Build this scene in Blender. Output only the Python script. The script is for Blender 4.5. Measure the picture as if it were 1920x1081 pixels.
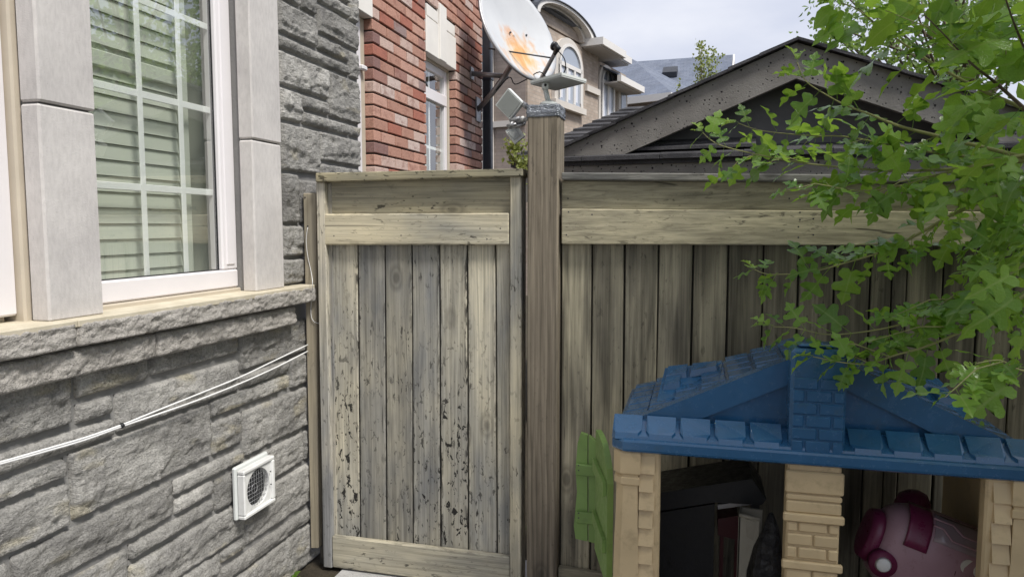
import bpy, bmesh, math, random
from mathutils import Vector, Matrix, noise
random.seed(7)
rnd = random.random
def U(a, b): return a + (b - a) * random.random()
for o in list(bpy.data.objects): bpy.data.objects.remove(o)
sc = bpy.context.scene
col = sc.collection

# ------------------------------------------------------------------ camera
FPX, CX, CY, H = 1360.0, 960.0, 540.5, 1.64
PITCH = math.atan(115.5 / FPX)
PSI = math.atan(350 / (FPX * math.cos(PITCH) + 115.5 * math.sin(PITCH)))
cd = bpy.data.cameras.new('camera'); cam = bpy.data.objects.new('camera', cd); col.objects.link(cam)
cd.sensor_width = 36; cd.lens = 36 * FPX / 1920; cd.clip_start = .02; cd.clip_end = 2000
cam.location = (0, 0, H); cam.rotation_euler = (math.pi / 2 - PITCH, 0, PSI)
sc.camera = cam
# ------------------------------------------------------------------ world, sun, exposure
SUN_EL, SUN_AZ = math.radians(55), math.radians(121)      # azimuth measured from +Y towards +X
w = bpy.data.worlds.new('World'); sc.world = w; w.use_nodes = True
nt = w.node_tree; nt.nodes.clear()
out = nt.nodes.new('ShaderNodeOutputWorld'); bg = nt.nodes.new('ShaderNodeBackground')
sky = nt.nodes.new('ShaderNodeTexSky'); sky.sky_type = 'NISHITA'; sky.sun_disc = False
sky.sun_elevation = SUN_EL; sky.sun_rotation = SUN_AZ; sky.dust_density = 3.0; sky.air_density = 1.2
tc = nt.nodes.new('ShaderNodeTexCoord')
mp = nt.nodes.new('ShaderNodeMapping'); mp.inputs['Scale'].default_value = (1, 1, 2.6)
nz = nt.nodes.new('ShaderNodeTexNoise'); nz.inputs['Scale'].default_value = 2.2; nz.inputs['Detail'].default_value = 6; nz.inputs['Roughness'].default_value = .5
rp = nt.nodes.new('ShaderNodeValToRGB')
rp.color_ramp.elements[0].position = .3; rp.color_ramp.elements[0].color = (.7, .7, .7, 1)
rp.color_ramp.elements[1].position = .68; rp.color_ramp.elements[1].color = (1, 1, 1, 1)
cl = nt.nodes.new('ShaderNodeValToRGB')
cl.color_ramp.elements[0].position = .3; cl.color_ramp.elements[0].color = (6.2, 6.8, 9.0, 1)
cl.color_ramp.elements[1].position = .72; cl.color_ramp.elements[1].color = (9.5, 9.7, 10.4, 1)
mx = nt.nodes.new('ShaderNodeMix'); mx.data_type = 'RGBA'
nt.links.new(tc.outputs['Generated'], mp.inputs['Vector']); nt.links.new(mp.outputs[0], nz.inputs['Vector'])
nt.links.new(nz.outputs['Fac'], rp.inputs['Fac']); nt.links.new(nz.outputs['Fac'], cl.inputs['Fac'])
nt.links.new(rp.outputs['Color'], mx.inputs[0]); nt.links.new(sky.outputs['Color'], mx.inputs[6]); nt.links.new(cl.outputs['Color'], mx.inputs[7])
nt.links.new(mx.outputs[2], bg.inputs['Color']); bg.inputs['Strength'].default_value = .071
nt.links.new(bg.outputs[0], out.inputs['Surface'])
sd = bpy.data.lights.new('sun', 'SUN'); sun = bpy.data.objects.new('sun', sd); col.objects.link(sun)
sd.energy = 3.2; sd.angle = math.radians(15); sd.color = (1, .965, .91)
dv = Vector((math.sin(SUN_AZ) * math.cos(SUN_EL), math.cos(SUN_AZ) * math.cos(SUN_EL), math.sin(SUN_EL)))
sun.rotation_euler = dv.to_track_quat('Z', 'Y').to_euler(); sun.location = dv * 30
sc.view_settings.view_transform = 'Standard'; sc.view_settings.look = 'None'
sc.view_settings.exposure = 0.46; sc.view_settings.gamma = 1
sc.render.engine = 'CYCLES'

# ------------------------------------------------------------------ pixel -> place (rays of the photograph's camera met with real planes)
Fh = Vector((-math.sin(PSI), math.cos(PSI), 0)); Rt = Vector((math.cos(PSI), math.sin(PSI), 0)); Zv = Vector((0, 0, 1))
FW = Fh * math.cos(PITCH) - Zv * math.sin(PITCH); UP = Fh * math.sin(PITCH) + Zv * math.cos(PITCH)
O = Vector((0, 0, H))
def ray(x, y): return FW + Rt * ((x - CX) / FPX) - UP * ((y - CY) / FPX)
def dep(x, y, d): return O + ray(x, y) * d
def onP(x, y, P, n):
    r = ray(x, y); return O + r * ((Vector(P) - O).dot(n) / r.dot(n))
def onX(x, y, X): return onP(x, y, (X, 0, 0), Vector((1, 0, 0)))
def onY(x, y, Y): return onP(x, y, (0, Y, 0), Vector((0, 1, 0)))
def onZ(x, y, Z): return onP(x, y, (0, 0, Z), Vector((0, 0, 1)))
V = Vector

# ------------------------------------------------------------------ node helpers
class M:
    def __init__(s, name, rough=.6, spec=.4):
        s.m = bpy.data.materials.new(name); s.m.use_nodes = True; s.nt = s.m.node_tree
        s.b = s.nt.nodes['Principled BSDF']; s.b.inputs['Roughness'].default_value = rough
        s.b.inputs['Specular IOR Level'].default_value = spec
    def n(s, t, props=None, **inp):
        nd = s.nt.nodes.new(t)
        for k, v in (props or {}).items(): setattr(nd, k, v)
        for k, v in inp.items():
            k = k.replace('_', ' '); s.set(nd.inputs[k], v)
        return nd
    def set(s, sock, v):
        if isinstance(v, bpy.types.NodeSocket): s.nt.links.new(v, sock)
        else: sock.default_value = v
    def coord(s, scale=(1, 1, 1), rand=True, which='Object'):
        c = s.nt.nodes.new('ShaderNodeTexCoord').outputs[which]
        if rand:
            oi = s.nt.nodes.new('ShaderNodeObjectInfo')
            mu = s.n('ShaderNodeVectorMath', {'operation': 'SCALE'}); mu.inputs[0].default_value = (41.3, 27.7, 33.1); s.set(mu.inputs['Scale'], oi.outputs['Random'])
            ad = s.n('ShaderNodeVectorMath', {'operation': 'ADD'}); s.set(ad.inputs[0], c); s.set(ad.inputs[1], mu.outputs[0]); c = ad.outputs[0]
        mpn = s.n('ShaderNodeMapping'); s.set(mpn.inputs['Vector'], c); mpn.inputs['Scale'].default_value = scale
        return mpn.outputs[0]
    def noise(s, vec, scale, detail=4, rough=.55, dist=0):
        return s.n('ShaderNodeTexNoise', Vector=vec, Scale=scale, Detail=detail, Roughness=rough, Distortion=dist).outputs['Fac']
    def voro(s, vec, scale, feat='F1', out='Distance', rnd_=1.0):
        return s.n('ShaderNodeTexVoronoi', {'feature': feat}, Vector=vec, Scale=scale, Randomness=rnd_).outputs[out]
    def ramp(s, fac, stops, interp='LINEAR'):
        r = s.n('ShaderNodeValToRGB', Fac=fac); e = r.color_ramp; e.interpolation = interp
        while len(e.elements) < len(stops): e.elements.new(.5)
        for el, (p, c) in zip(e.elements, stops):
            el.position = p; el.color = (c, c, c, 1) if isinstance(c, (int, float)) else (*c, 1)
        return r.outputs['Color']
    def mix(s, fac, a, b, blend='MIX'):
        nd = s.n('ShaderNodeMix', {'data_type': 'RGBA', 'blend_type': blend, 'clamp_factor': True})
        for i, v in ((0, fac), (6, a), (7, b)):
            if isinstance(v, tuple): v = (*v[:3], 1)
            s.set(nd.inputs[i], v)
        return nd.outputs[2]
    def math(s, op, a, b=0.0, clamp=False):
        nd = s.n('ShaderNodeMath', {'operation': op, 'use_clamp': clamp}); s.set(nd.inputs[0], a); s.set(nd.inputs[1], b); return nd.outputs[0]
    def objcol(s): return s.nt.nodes.new('ShaderNodeObjectInfo').outputs['Color']
    def objrand(s): return s.nt.nodes.new('ShaderNodeObjectInfo').outputs['Random']
    def base(s, c): s.set(s.b.inputs['Base Color'], (*c, 1) if isinstance(c, tuple) else c); return s
    def bump(s, h, strength=.3, dist=.01):
        b = s.n('ShaderNodeBump', Height=h, Strength=strength, Distance=dist); s.set(s.b.inputs['Normal'], b.outputs[0]); return s
    def rough(s, v): s.set(s.b.inputs['Roughness'], v); return s

def wood(name, axis, beige, grey, fleck=.5, grain_amt=.5, blotch=(.38, .66), streak=.0, streakcol=(.125, .115, .095), wave_amt=.07):
    m = M(name, .82, .2)
    def sc_(a, b): return {'x': (a, b, b), 'z': (b, b, a)}[axis]
    big = m.noise(m.coord(sc_(.5, 1.4)), 3.2, 4, .6)
    c = m.mix(m.ramp(big, [(blotch[0], 0.0), (blotch[1], 1.0)]), beige, grey)
    # soft water stains running along the grain
    if streak > 0:
        st = m.noise(m.coord(sc_(.09, 1.0)), 13, 3, .55, .5)
        c = m.mix(m.math('MULTIPLY', m.ramp(st, [(.46, 0.0), (.66, 1.0)]), streak), c, streakcol)
    g = m.noise(m.coord(sc_(.025, 1)), 75, 5, .65, .6)
    gm = m.ramp(g, [(.25, 1 - grain_amt), (.6, 1.0), (.8, 1.0 + grain_amt * .35)])
    c = m.mix(1.0, c, gm, 'MULTIPLY')
    wv = m.n('ShaderNodeTexWave', {'wave_type': 'BANDS', 'bands_direction': 'X' if axis == 'z' else 'Z', 'wave_profile': 'SAW'}, Vector=m.coord(sc_(.075, 1)), Scale=13.0, Distortion=7.0, Detail=2.0); wv.inputs['Detail Scale'].default_value = .9
    c = m.mix(1.0, c, m.ramp(wv.outputs['Fac'], [(0, 1 - wave_amt), (.5, 1.0), (1, 1 + wave_amt * .25)]), 'MULTIPLY')
    # long dark checks
    ck = m.noise(m.coord(sc_(.035, 1)), 34, 2, .5, .8)
    cm = m.ramp(ck, [(.70, 0.0), (.735, 1.0)])
    # knots: a voronoi point field stretched along the board, rings round each
    kv = m.voro(m.coord(sc_(.55, 1.0)), 3.6)
    kn = m.ramp(kv, [(.045, .85), (.075, .25), (.10, .55), (.15, .0)])
    # mildew and peeled flecks in patches
    fl = m.noise(m.coord(sc_(.35, 1)), 62, 3, .6, .4)
    pt = m.noise(m.coord(sc_(.4, 1)), 5.5, 2, .5)
    fm = m.math('MULTIPLY', m.ramp(fl, [(.60, 0.0), (.66, 1.0)]), m.ramp(pt, [(.44, 0.0), (.62, 1.0)]))
    chip = m.noise(m.coord(sc_(.5, 1)), 46, 4, .66, .6); sepz = m.n('ShaderNodeSeparateXYZ', Vector=m.nt.nodes.new('ShaderNodeTexCoord').outputs['Object']).outputs[2]
    oa = m.nt.nodes.new('ShaderNodeObjectInfo').outputs['Alpha']
    lowm = m.n('ShaderNodeMapRange', Value=sepz); lowm.inputs['From Min'].default_value = .45; lowm.inputs['From Max'].default_value = -.35
    chm = m.math('MULTIPLY', m.ramp(m.math('ADD', chip, m.math('MULTIPLY', oa, .065)), [(.64, 0.0), (.665, 1.0)]), m.math('MULTIPLY', oa, m.math('ADD', lowm.outputs[0], .15)), True)
    fm = m.math('MAXIMUM', fm, m.math('MULTIPLY', chm, 1.3, True))
    gen = m.n('ShaderNodeSeparateXYZ', Vector=m.nt.nodes.new('ShaderNodeTexCoord').outputs['Generated']).outputs[0 if axis == 'z' else 2]
    edge = m.ramp(m.math('ABSOLUTE', m.math('SUBTRACT', gen, .5)), [(.36, 0.0), (.47, 1.0)])
    em = m.math('MULTIPLY', edge, m.ramp(m.noise(m.coord(sc_(.22, 1)), 40, 4, .65, .5), [(.50, 0.0), (.57, 1.0)]))
    fm = m.math('MAXIMUM', fm, m.math('MULTIPLY', em, m.math('ADD', m.math('MULTIPLY', oa, .7), .25)))
    dk = m.math('MAXIMUM', m.math('MULTIPLY', fm, fleck), m.math('MAXIMUM', m.math('MULTIPLY', cm, .7), m.math('MULTIPLY', kn, .65)))
    c = m.mix(dk, c, (.035, .033, .03))
    c = m.mix(1.0, c, m.objcol(), 'MULTIPLY')
    m.base(c)
    hgt = m.math('SUBTRACT', g, m.math('MULTIPLY', dk, .8))
    m.bump(hgt, .45, .004)
    return m.m
MAT = {}
BEI, GRY = (.50, .455, .345), (.235, .235, .225)
MAT['gate_v'] = wood('gate_wood_vertical', 'z', (.62, .57, .455), (.30, .30, .295), 1.0, .55, (.36, .66))
MAT['gate_h'] = wood('gate_wood_horizontal', 'x', (.64, .58, .43), (.34, .335, .30), .8, .5, (.38, .72))
MAT['fence_v'] = wood('fence_wood_vertical', 'z', (.58, .535, .40), (.30, .28, .225),   .45, .6, (.36, .66), .78)
MAT['fence_h'] = wood('fence_wood_horizontal', 'x', (.63, .575, .42), (.41, .385, .305), .6, .5, (.44, .74), .3)
MAT['post_wood'] = wood('post_wood', 'z', (.345, .295, .225), (.22, .187, .145), .3, .55, (.3, .7), .3, (.135, .11, .085), .3)
MAT['cap_wood'] = wood('cap_wood', 'x', (.36, .345, .31), (.13, .13, .125), .9, .55, (.3, .6))
MAT['batten_wood'] = wood('batten_wood', 'z', (.46, .40, .29), (.33, .30, .24), .3, .4)

# rock-faced stone
m = M('rock_faced_stone', .9, .25); c1 = m.coord((1, 1, 1))
n1 = m.noise(c1, 5, 6, .65); c = m.ramp(n1, [(.28, (.20, .194, .184)), (.5, (.325, .315, .294)), (.72, (.46, .446, .415))])
ys = m.noise(m.coord((1, .9, 2.4)), 4.5, 3, .5); c = m.mix(m.ramp(ys, [(.60, 0.0), (.70, .55)]), c, (.43, .385, .27))
gr = m.noise(c1, 130, 3, .7); c = m.mix(1.0, c, m.ramp(gr, [(.3, .64), (.5, 1.0), (.72, 1.28)]), 'MULTIPLY')
c = m.mix(1.0, c, m.ramp(m.objrand(), [(0, .74), (.5, .95), (1, 1.18)]), 'MULTIPLY')
m.base(c); m.bump(m.math('ADD', m.math('MULTIPLY', m.noise(m.coord((1, .7, 1.6)), 38, 5, .7), 1.6), m.math('MULTIPLY', gr, .5)), .85, .012); MAT['stone'] = m.m
# rough pale sill stone
m = M('sill_stone', .9, .25); c1 = m.coord(rand=False)
c = m.ramp(m.noise(c1, 8, 5, .65), [(.3, (.30, .28, .255)), (.55, (.43, .405, .37)), (.75, (.53, .50, .46))])
gr = m.noise(c1, 120, 3, .7); c = m.mix(1.0, c, m.ramp(gr, [(.3, .7), (.55, 1.0), (.75, 1.15)]), 'MULTIPLY')
m.base(c); m.bump(m.math('ADD', m.noise(c1, 45, 5, .7), gr), .8, .010); MAT['sill'] = m.m
m = M('sill_top_stone', .9, .25); c1 = m.coord(rand=False)
m.base(m.ramp(m.noise(c1, 9, 5, .6), [(.3, (.45, .40, .30)), (.7, (.60, .545, .43))])); m.bump(m.noise(c1, 70, 4), .3, .004); MAT['sill_top'] = m.m
# smooth cast limestone
m = M('cast_limestone', .85, .3); c1 = m.coord()
c = m.ramp(m.noise(c1, 4, 6, .6), [(.3, (.50, .475, .46)), (.7, (.64, .61, .585))])
c = m.mix(1.0, c, m.ramp(m.noise(m.coord((1, 1, .35)), 90, 3, .6), [(.3, .88), (.6, 1.0)]), 'MULTIPLY')
pits = m.ramp(m.voro(c1, 75), [(.05, 1.0), (.11, 0.0)]); pt = m.ramp(m.noise(c1, 14, 2), [(.5, 0.0), (.6, 1.0)])
pm = m.math('MULTIPLY', pits, pt); c = m.mix(m.math('MULTIPLY', pm, .5), c, (.2, .18, .17))
m.base(c); m.bump(m.math('SUBTRACT', m.noise(c1, 220, 2), m.math('MULTIPLY', pm, 1.5)), .25, .003); MAT['lime'] = m.m
def plain(name, c, rough=.6, spec=.4, bump=0, bscale=60, var=.1, vscale=6, metal=0):
    m = M(name, rough, spec); c1 = m.coord()
    cc = m.mix(1.0, c, m.ramp(m.noise(c1, vscale, 5, .6), [(.3, 1 - var), (.7, 1 + var)]), 'MULTIPLY')
    m.base(cc); m.b.inputs['Metallic'].default_value = metal
    m.rough(m.ramp(m.noise(c1, vscale * 3, 3), [(.3, max(.05, rough - .08)), (.7, min(1, rough + .08))]))
    if bump: m.bump(m.noise(c1, bscale, 4), bump, .004)
    MAT[name] = m.m; return m.m
plain('mortar', (.235, .23, .222), .95, .2, .5, 180)
plain('brick_mortar', (.055, .045, .042), .95, .2, .5, 150)
plain('vinyl', (.76, .73, .74), .38, .5, 0, 60, .03)
plain('tan_trim', (.50, .44, .35), .5, .4, 0, 60, .08)
plain('muntin_white', (.98, .98, .98), .35, .5, 0, 60, .02)
plain('shutter_white', (.60, .625, .55), .5, .4, 0, 60, .03)
plain('gasket', (.02, .022, .024), .6)
plain('room_dark', (.07, .075, .07), .9)
# brick: colour drawn per brick
m = M('red_brick', .9, .25); c1 = m.coord()
c = m.ramp(m.objrand(), [(0, (.45, .25, .19)), (.2, (.54, .32, .25)), (.34, (.36, .20, .165)), (.46, (.58, .43, .37)), (.58, (.26, .155, .14)), (.65, (.41, .165, .12)), (.73, (.60, .48, .43)), (.83, (.33, .24, .225)), (.90, (.52, .29, .22))], 'CONSTANT')
bl = m.noise(m.coord((1, .6, 1)), 22, 5, .7)
c = m.mix(m.ramp(bl, [(.5, 0.0), (.68, .55)]), c, (.24, .10, .075))
c = m.mix(1.0, c, m.ramp(m.noise(c1, 160, 3, .7), [(.3, .72), (.55, 1.0), (.75, 1.2)]), 'MULTIPLY')
m.base(c); m.bump(m.noise(c1, 110, 4, .7), .5, .004); MAT['brick'] = m.m
# window glass: clear pane that also mirrors
m = M('window_glass', .03, .5); m.nt.nodes.remove(m.b)
tr = m.n('ShaderNodeBsdfTransparent', Color=(.91, .935, .905, 1)); gl = m.n('ShaderNodeBsdfGlossy', Color=(1, 1, 1, 1), Roughness=.012)
lw = m.n('ShaderNodeLayerWeight', Blend=.5); fz = m.math('ADD', m.math('MULTIPLY', m.math('POWER', lw.outputs['Facing'], 5.0), .76), .24); ms = m.n('ShaderNodeMixShader'); m.set(ms.inputs[0], fz); m.set(ms.inputs[1], tr.outputs[0]); m.set(ms.inputs[2], gl.outputs[0])
m.nt.links.new(ms.outputs[0], m.nt.nodes['Material Output'].inputs['Surface']); MAT['glass'] = m.m
m = M('far_window_glass', .08, .6); m.base((.36, .40, .46)); MAT['far_glass'] = m.m
# plastics
def plastic(name, c, rough=.42, scuff=.25, dirt=(.10, .09, .07), dirt_amt=.25):
    m = M(name, rough, .5); c1 = m.coord(); m.b.inputs['Coat Weight'].default_value = .35 if rough < .3 else 0; m.b.inputs['Coat Roughness'].default_value = .12
    cc = m.mix(1.0, c, m.ramp(m.noise(c1, 5, 4), [(.3, .86), (.7, 1.12)]), 'MULTIPLY')
    cc = m.mix(m.math('MULTIPLY', m.ramp(m.noise(c1, 17, 6, .7), [(.55, 0.0), (.75, 1.0)]), dirt_amt), cc, dirt)
    m.base(cc); m.rough(m.ramp(m.noise(c1, 40, 4, .7), [(.3, rough - .1), (.7, rough + scuff)])); m.bump(m.noise(c1, 260, 3, .6), .18, .002)
    MAT[name] = m.m
plastic('blue_plastic', (.025, .106, .232), .15, .20, (.05, .085, .11), .45)
plastic('tan_plastic', (.56, .435, .255), .5, .2, (.30, .23, .13), .6)
plastic('green_plastic', (.19, .31, .085), .5, .2, (.05, .09, .03), .3)
plastic('pink_plastic', (.38, .235, .275), .3, .2); plastic('magenta_plastic', (.14, .018, .06), .3, .2)
plastic('white_plastic', (.72, .72, .70), .45, .2); plastic('cream_plastic', (.30, .28, .225), .5, .2)
plastic('black_plastic', (.010, .011, .013), .4, .25, (.012, .012, .013), .2); plastic('red_plastic', (.06, .008, .012), .4, .2)
plastic('clear_grey_plastic', (.30, .24, .27), .15, .1)
m = M('black_bag_film', .28, .6); c1 = m.coord(); m.base((.010, .010, .012)); m.bump(m.noise(c1, 30, 5, .65, 1.0), .8, .02); MAT['bag'] = m.m
m = M('silver_tape', .25, .7); c1 = m.coord((1, 1, 2.5)); m.base(m.ramp(m.noise(c1, 18, 4, .6), [(.35, (.17, .185, .215)), (.6, (.27, .29, .33)), (.72, (.6, .62, .66))])); m.b.inputs['Metallic'].default_value = .25; m.bump(m.noise(c1, 26, 4, .6, 1.2), .8, .012); MAT['tape'] = m.m
plain('grey_metal', (.35, .35, .36), .42, .5, .2, 90, .15, 8, .6); plain('dark_metal', (.045, .048, .055), .45, .5, 0, 60, .15)
plain('lamp_body', (.62, .64, .62), .45, .5, 0, 60, .05); plain('lamp_face', (.33, .345, .33), .3, .5, 0, 60, .04); plain('panel_under', (.42, .43, .42), .5, .4, 0, 60, .05)
plain('downspout_dark', (.030, .036, .048), .4, .5, 0, 60, .1)
plain('cable_white', (.78, .78, .77), .45, .4, 0, 60, .06, 20)
# dish: grey paint with rust blooming through
m = M('dish_paint', .5, .4); c1 = m.coord(rand=False)
g = m.n('ShaderNodeSeparateXYZ', Vector=m.nt.nodes.new('ShaderNodeTexCoord').outputs['Object'])
c = m.ramp(m.noise(c1, 3, 4), [(.3, (.47, .485, .505)), (.7, (.56, .575, .59))])
ru = m.noise(m.coord((1.0, .55, 1), rand=False), 7.5, 5, .6, .5)
# rust region: a low patch around local (0, -.17)
rad = m.n('ShaderNodeVectorMath', {'operation': 'DISTANCE'}); sub = m.n('ShaderNodeMapping', Scale=(.85, 1.0, 0)); m.set(sub.inputs['Vector'], m.nt.nodes.new('ShaderNodeTexCoord').outputs['Object']); m.set(rad.inputs[0], sub.outputs[0]); rad.inputs[1].default_value = (-.03, -.20, 0)
reg = m.ramp(rad.outputs['Value'], [(.06, .36), (.30, .02)])
rf = m.ramp(m.math('ADD', ru, reg), [(.60, 0.0), (.70, .45), (.84, .95)])
rfm = m.math('MULTIPLY', rf, m.ramp(rad.outputs['Value'], [(.24, 1.0), (.34, 0.0)]))
c = m.mix(rfm, c, m.ramp(ru, [(.4, (.62, .42, .17)), (.6, (.56, .26, .08))])); m.base(c); MAT['dish'] = m.m
# shed stucco: grey with pits
m = M('shed_stucco', .92, .2); c1 = m.coord(rand=False)
c = m.ramp(m.noise(c1, 5, 5, .6), [(.3, (.185, .176, .163)), (.7, (.26, .25, .232))])
pv = m.ramp(m.voro(c1, 20), [(.12, 1.0), (.19, 0.0)]); pz = m.ramp(m.noise(c1, 9, 3), [(.46, 0.0), (.52, 1.0)]); pm = m.math('MULTIPLY', pv, pz)
p2 = m.math('MULTIPLY', m.ramp(m.voro(c1, 36), [(.14, 1.0), (.22, 0.0)]), m.ramp(m.noise(c1, 14, 2), [(.45, 0.0), (.52, 1.0)])); pm = m.math('MAXIMUM', pm, p2)
c = m.mix(pm, c, (.022, .022, .022)); m.base(c); m.bump(m.math('SUBTRACT', m.noise(c1, 90, 3), pm), .5, .006); MAT['stucco'] = m.m
plain('shed_panel', (.135, .135, .14), .9, .2, .3, 60, .12)
m = M('black_shingle', .9, .25); c1 = m.coord(); m.base(m.mix(1.0, m.ramp(m.noise(c1, 6, 4), [(.3, (.034, .034, .038)), (.7, (.08, .079, .083))]), m.ramp(m.noise(c1, 240, 2), [(.35, .7), (.65, 1.5)]), 'MULTIPLY')); m.bump(m.noise(c1, 120, 3), .6, .006); MAT['shingle'] = m.m
m = M('blue_grey_shingle', .9, .25); bt = m.n('ShaderNodeTexBrick', {'offset': .5}, Color1=(.135, .155, .20, 1), Color2=(.17, .19, .235, 1), Mortar=(.10, .115, .15, 1), Scale=3.0)
bt.inputs['Mortar Size'].default_value = .02; bt.inputs['Brick Width'].default_value = .9; bt.inputs['Row Height'].default_value = .42
m.set(bt.inputs['Vector'], m.coord(rand=False)); m.base(m.mix(1.0, bt.outputs['Color'], m.ramp(m.noise(m.coord(rand=False), 1.5, 5), [(.3, .85), (.7, 1.15)]), 'MULTIPLY')); MAT['far_shingle'] = m.m
def farbrick(name, a, b, mo, sc_):
    m = M(name, .9, .25); bt = m.n('ShaderNodeTexBrick', {'offset': .5}, Color1=(*a, 1), Color2=(*b, 1), Mortar=(*mo, 1), Scale=1.0)
    bt.inputs['Mortar Size'].default_value = .008; bt.inputs['Brick Width'].default_value = .24; bt.inputs['Row Height'].default_value = .085; bt.inputs['Bias'].default_value = .0
    g = m.n('ShaderNodeSeparateXYZ', Vector=m.coord(rand=False)); s2 = m.math('ADD', g.outputs[0], g.outputs[1])
    cb = m.n('ShaderNodeCombineXYZ', X=s2, Y=g.outputs[2]); m.set(bt.inputs['Vector'], cb.outputs[0])
    m.base(m.mix(1.0, bt.outputs['Color'], m.ramp(m.noise(m.coord(rand=False), 2.0, 5), [(.3, .85), (.7, 1.15)]), 'MULTIPLY')); MAT[name] = m.m
farbrick('beige_brick', (.36, .29, .235), (.46, .385, .32), (.33, .29, .25), 1)
farbrick('beige_brick_shaded', (.29, .235, .20), (.35, .29, .25), (.27, .23, .2), 1)  # the beige brick again, with the side wall's shade put into its colour
plain('far_stone', (.60, .56, .51), .8, .3, 0, 60, .05, 2); plain('far_white', (.72, .70, .67), .6, .4, 0, 60, .03, 2); plain('soffit', (.42, .40, .38), .7, .3, 0, 60, .03, 2)
plain('far_curtain', (.66, .68, .74), .4, .5, 0, 60, .05, 2)
plain('lintel_stone', (.78, .75, .70), .8, .3, .15, 120, .05)
# ground
m = M('soil', .95, .2); c1 = m.coord(rand=False); m.base(m.ramp(m.noise(c1, 6, 7, .7), [(.3, (.035, .030, .022)), (.55, (.075, .062, .045)), (.7, (.055, .075, .03))])); m.bump(m.noise(c1, 40, 6, .7), .8, .03); MAT['soil'] = m.m
m = M('concrete', .9, .3); c1 = m.coord(rand=False); c = m.ramp(m.noise(c1, 7, 6, .65), [(.3, (.36, .355, .35)), (.7, (.52, .515, .505))]); c = m.mix(m.ramp(m.noise(c1, 55, 3), [(.62, 0.0), (.7, .5)]), c, (.15, .14, .13)); m.base(c); m.bump(m.noise(c1, 150, 4), .4, .004); MAT['concrete'] = m.m
# foliage
def leafmat(name, top, tip, trans, rough=.34, dark=.75):
    m = M(name, rough, .55); c1 = m.coord(rand=False)
    lv = m.n('ShaderNodeAttribute', {'attribute_name': 'leafvar'}).outputs['Fac']; c = m.mix(m.math('FRACT', m.math('ADD', m.objrand(), lv)), top, tip)
    c = m.mix(1.0, c, m.ramp(m.noise(m.coord(rand=False), 30, 3), [(.3, .8), (.7, 1.2)]), 'MULTIPLY')
    uvx = m.n('ShaderNodeSeparateXYZ', Vector=m.nt.nodes.new('ShaderNodeUVMap').outputs[0])
    vein = m.ramp(m.math('ABSOLUTE', m.math('SUBTRACT', uvx.outputs[1], .5)), [(.012, 1.0), (.03, 0.0)])
    sv = m.math('FRACT', m.math('SUBTRACT', m.math('MULTIPLY', uvx.outputs[0], 7.0), m.math('MULTIPLY', m.math('ABSOLUTE', m.math('SUBTRACT', uvx.outputs[1], .5)), 6.0))); svm = m.ramp(sv, [(0, 1.0), (.10, 0.0), (.92, 0.0), (1, 1.0)])
    c = m.mix(m.math('MAXIMUM', m.math('MULTIPLY', vein, .5), m.math('MULTIPLY', svm, .22)), c, (.30, .38, .13))
    m.base(c)
    tl = m.n('ShaderNodeBsdfTranslucent', Color=(*trans, 1)); ms = m.n('ShaderNodeMixShader'); ms.inputs[0].default_value = .38
    m.set(ms.inputs[1], m.b.outputs[0]); m.set(ms.inputs[2], tl.outputs[0]); m.nt.links.new(ms.outputs[0], m.nt.nodes['Material Output'].inputs['Surface'])
    m.bump(m.noise(c1, 22, 3), .3, .01); MAT[name] = m.m
leafmat('leaf', (.05, .145, .022), (.22, .40, .055), (.46, .70, .08), .25)
leafmat('leaf_young', (.20, .34, .055), (.28, .42, .07), (.42, .60, .09))
leafmat('leaf_far', (.075, .145, .035), (.12, .20, .05), (.32, .48, .10), .5)
leafmat('leaf_yellow', (.20, .25, .06), (.28, .30, .08), (.36, .40, .1), .5)
plain('twig', (.30, .30, .13), .7, .3, .2, 60, .2, 12); plain('bark', (.12, .095, .07), .9, .2, .8, 30, .3, 12)
plain('conifer_green', (.025, .05, .022), .8, .2, .3, 20, .3, 5)

# ------------------------------------------------------------------ object helpers
G = {}   # position of each object in its group's frame
def setp(o, pos, parent):
    G[o.name] = V(pos)
    if parent is not None: o.parent = parent; o.location = V(pos) - G[parent.name]
    else: o.location = V(pos)
def thing(name, label, cat, pos=(0, 0, 0), group=None, kind=None, rotz=0, local=False):
    o = bpy.data.objects.new(name, None); o.empty_display_size = .1; col.objects.link(o); setp(o, pos, None); o.rotation_euler.z = rotz
    if local: G[o.name] = V((0, 0, 0))
    tag(o, label, cat, group, kind); return o
def tag(o, label=None, cat=None, group=None, kind=None):
    for k, v in (('label', label), ('category', cat), ('group', group), ('kind', kind)):
        if v: o[k] = v
    return o
def mk(name, verts, faces, mat, parent=None, smooth=False, origin=None, uv=None, kind=None):
    verts = [V(v) for v in verts]
    if origin is None:
        lo = V([min(v[i] for v in verts) for i in range(3)]); hi = V([max(v[i] for v in verts) for i in range(3)]); origin = (lo + hi) / 2
    me = bpy.data.meshes.new(name); me.from_pydata([v - V(origin) for v in verts], [], faces); me.update()
    if smooth: me.polygons.foreach_set('use_smooth', [True] * len(me.polygons))
    if mat: me.materials.append(MAT[mat])
    o = bpy.data.objects.new(name, me); col.objects.link(o); setp(o, origin, parent)
    if kind: o['kind'] = kind
    return o
def inst(name, me, pos, parent=None, rot=None, scale=None):
    o = bpy.data.objects.new(name, me); col.objects.link(o); setp(o, pos, parent)
    if rot is not None:
        if isinstance(rot, Matrix): o.rotation_euler = rot.to_euler()
        else: o.rotation_euler = rot
    if scale is not None: o.scale = (scale,) * 3 if isinstance(scale, (int, float)) else scale
    return o
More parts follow.
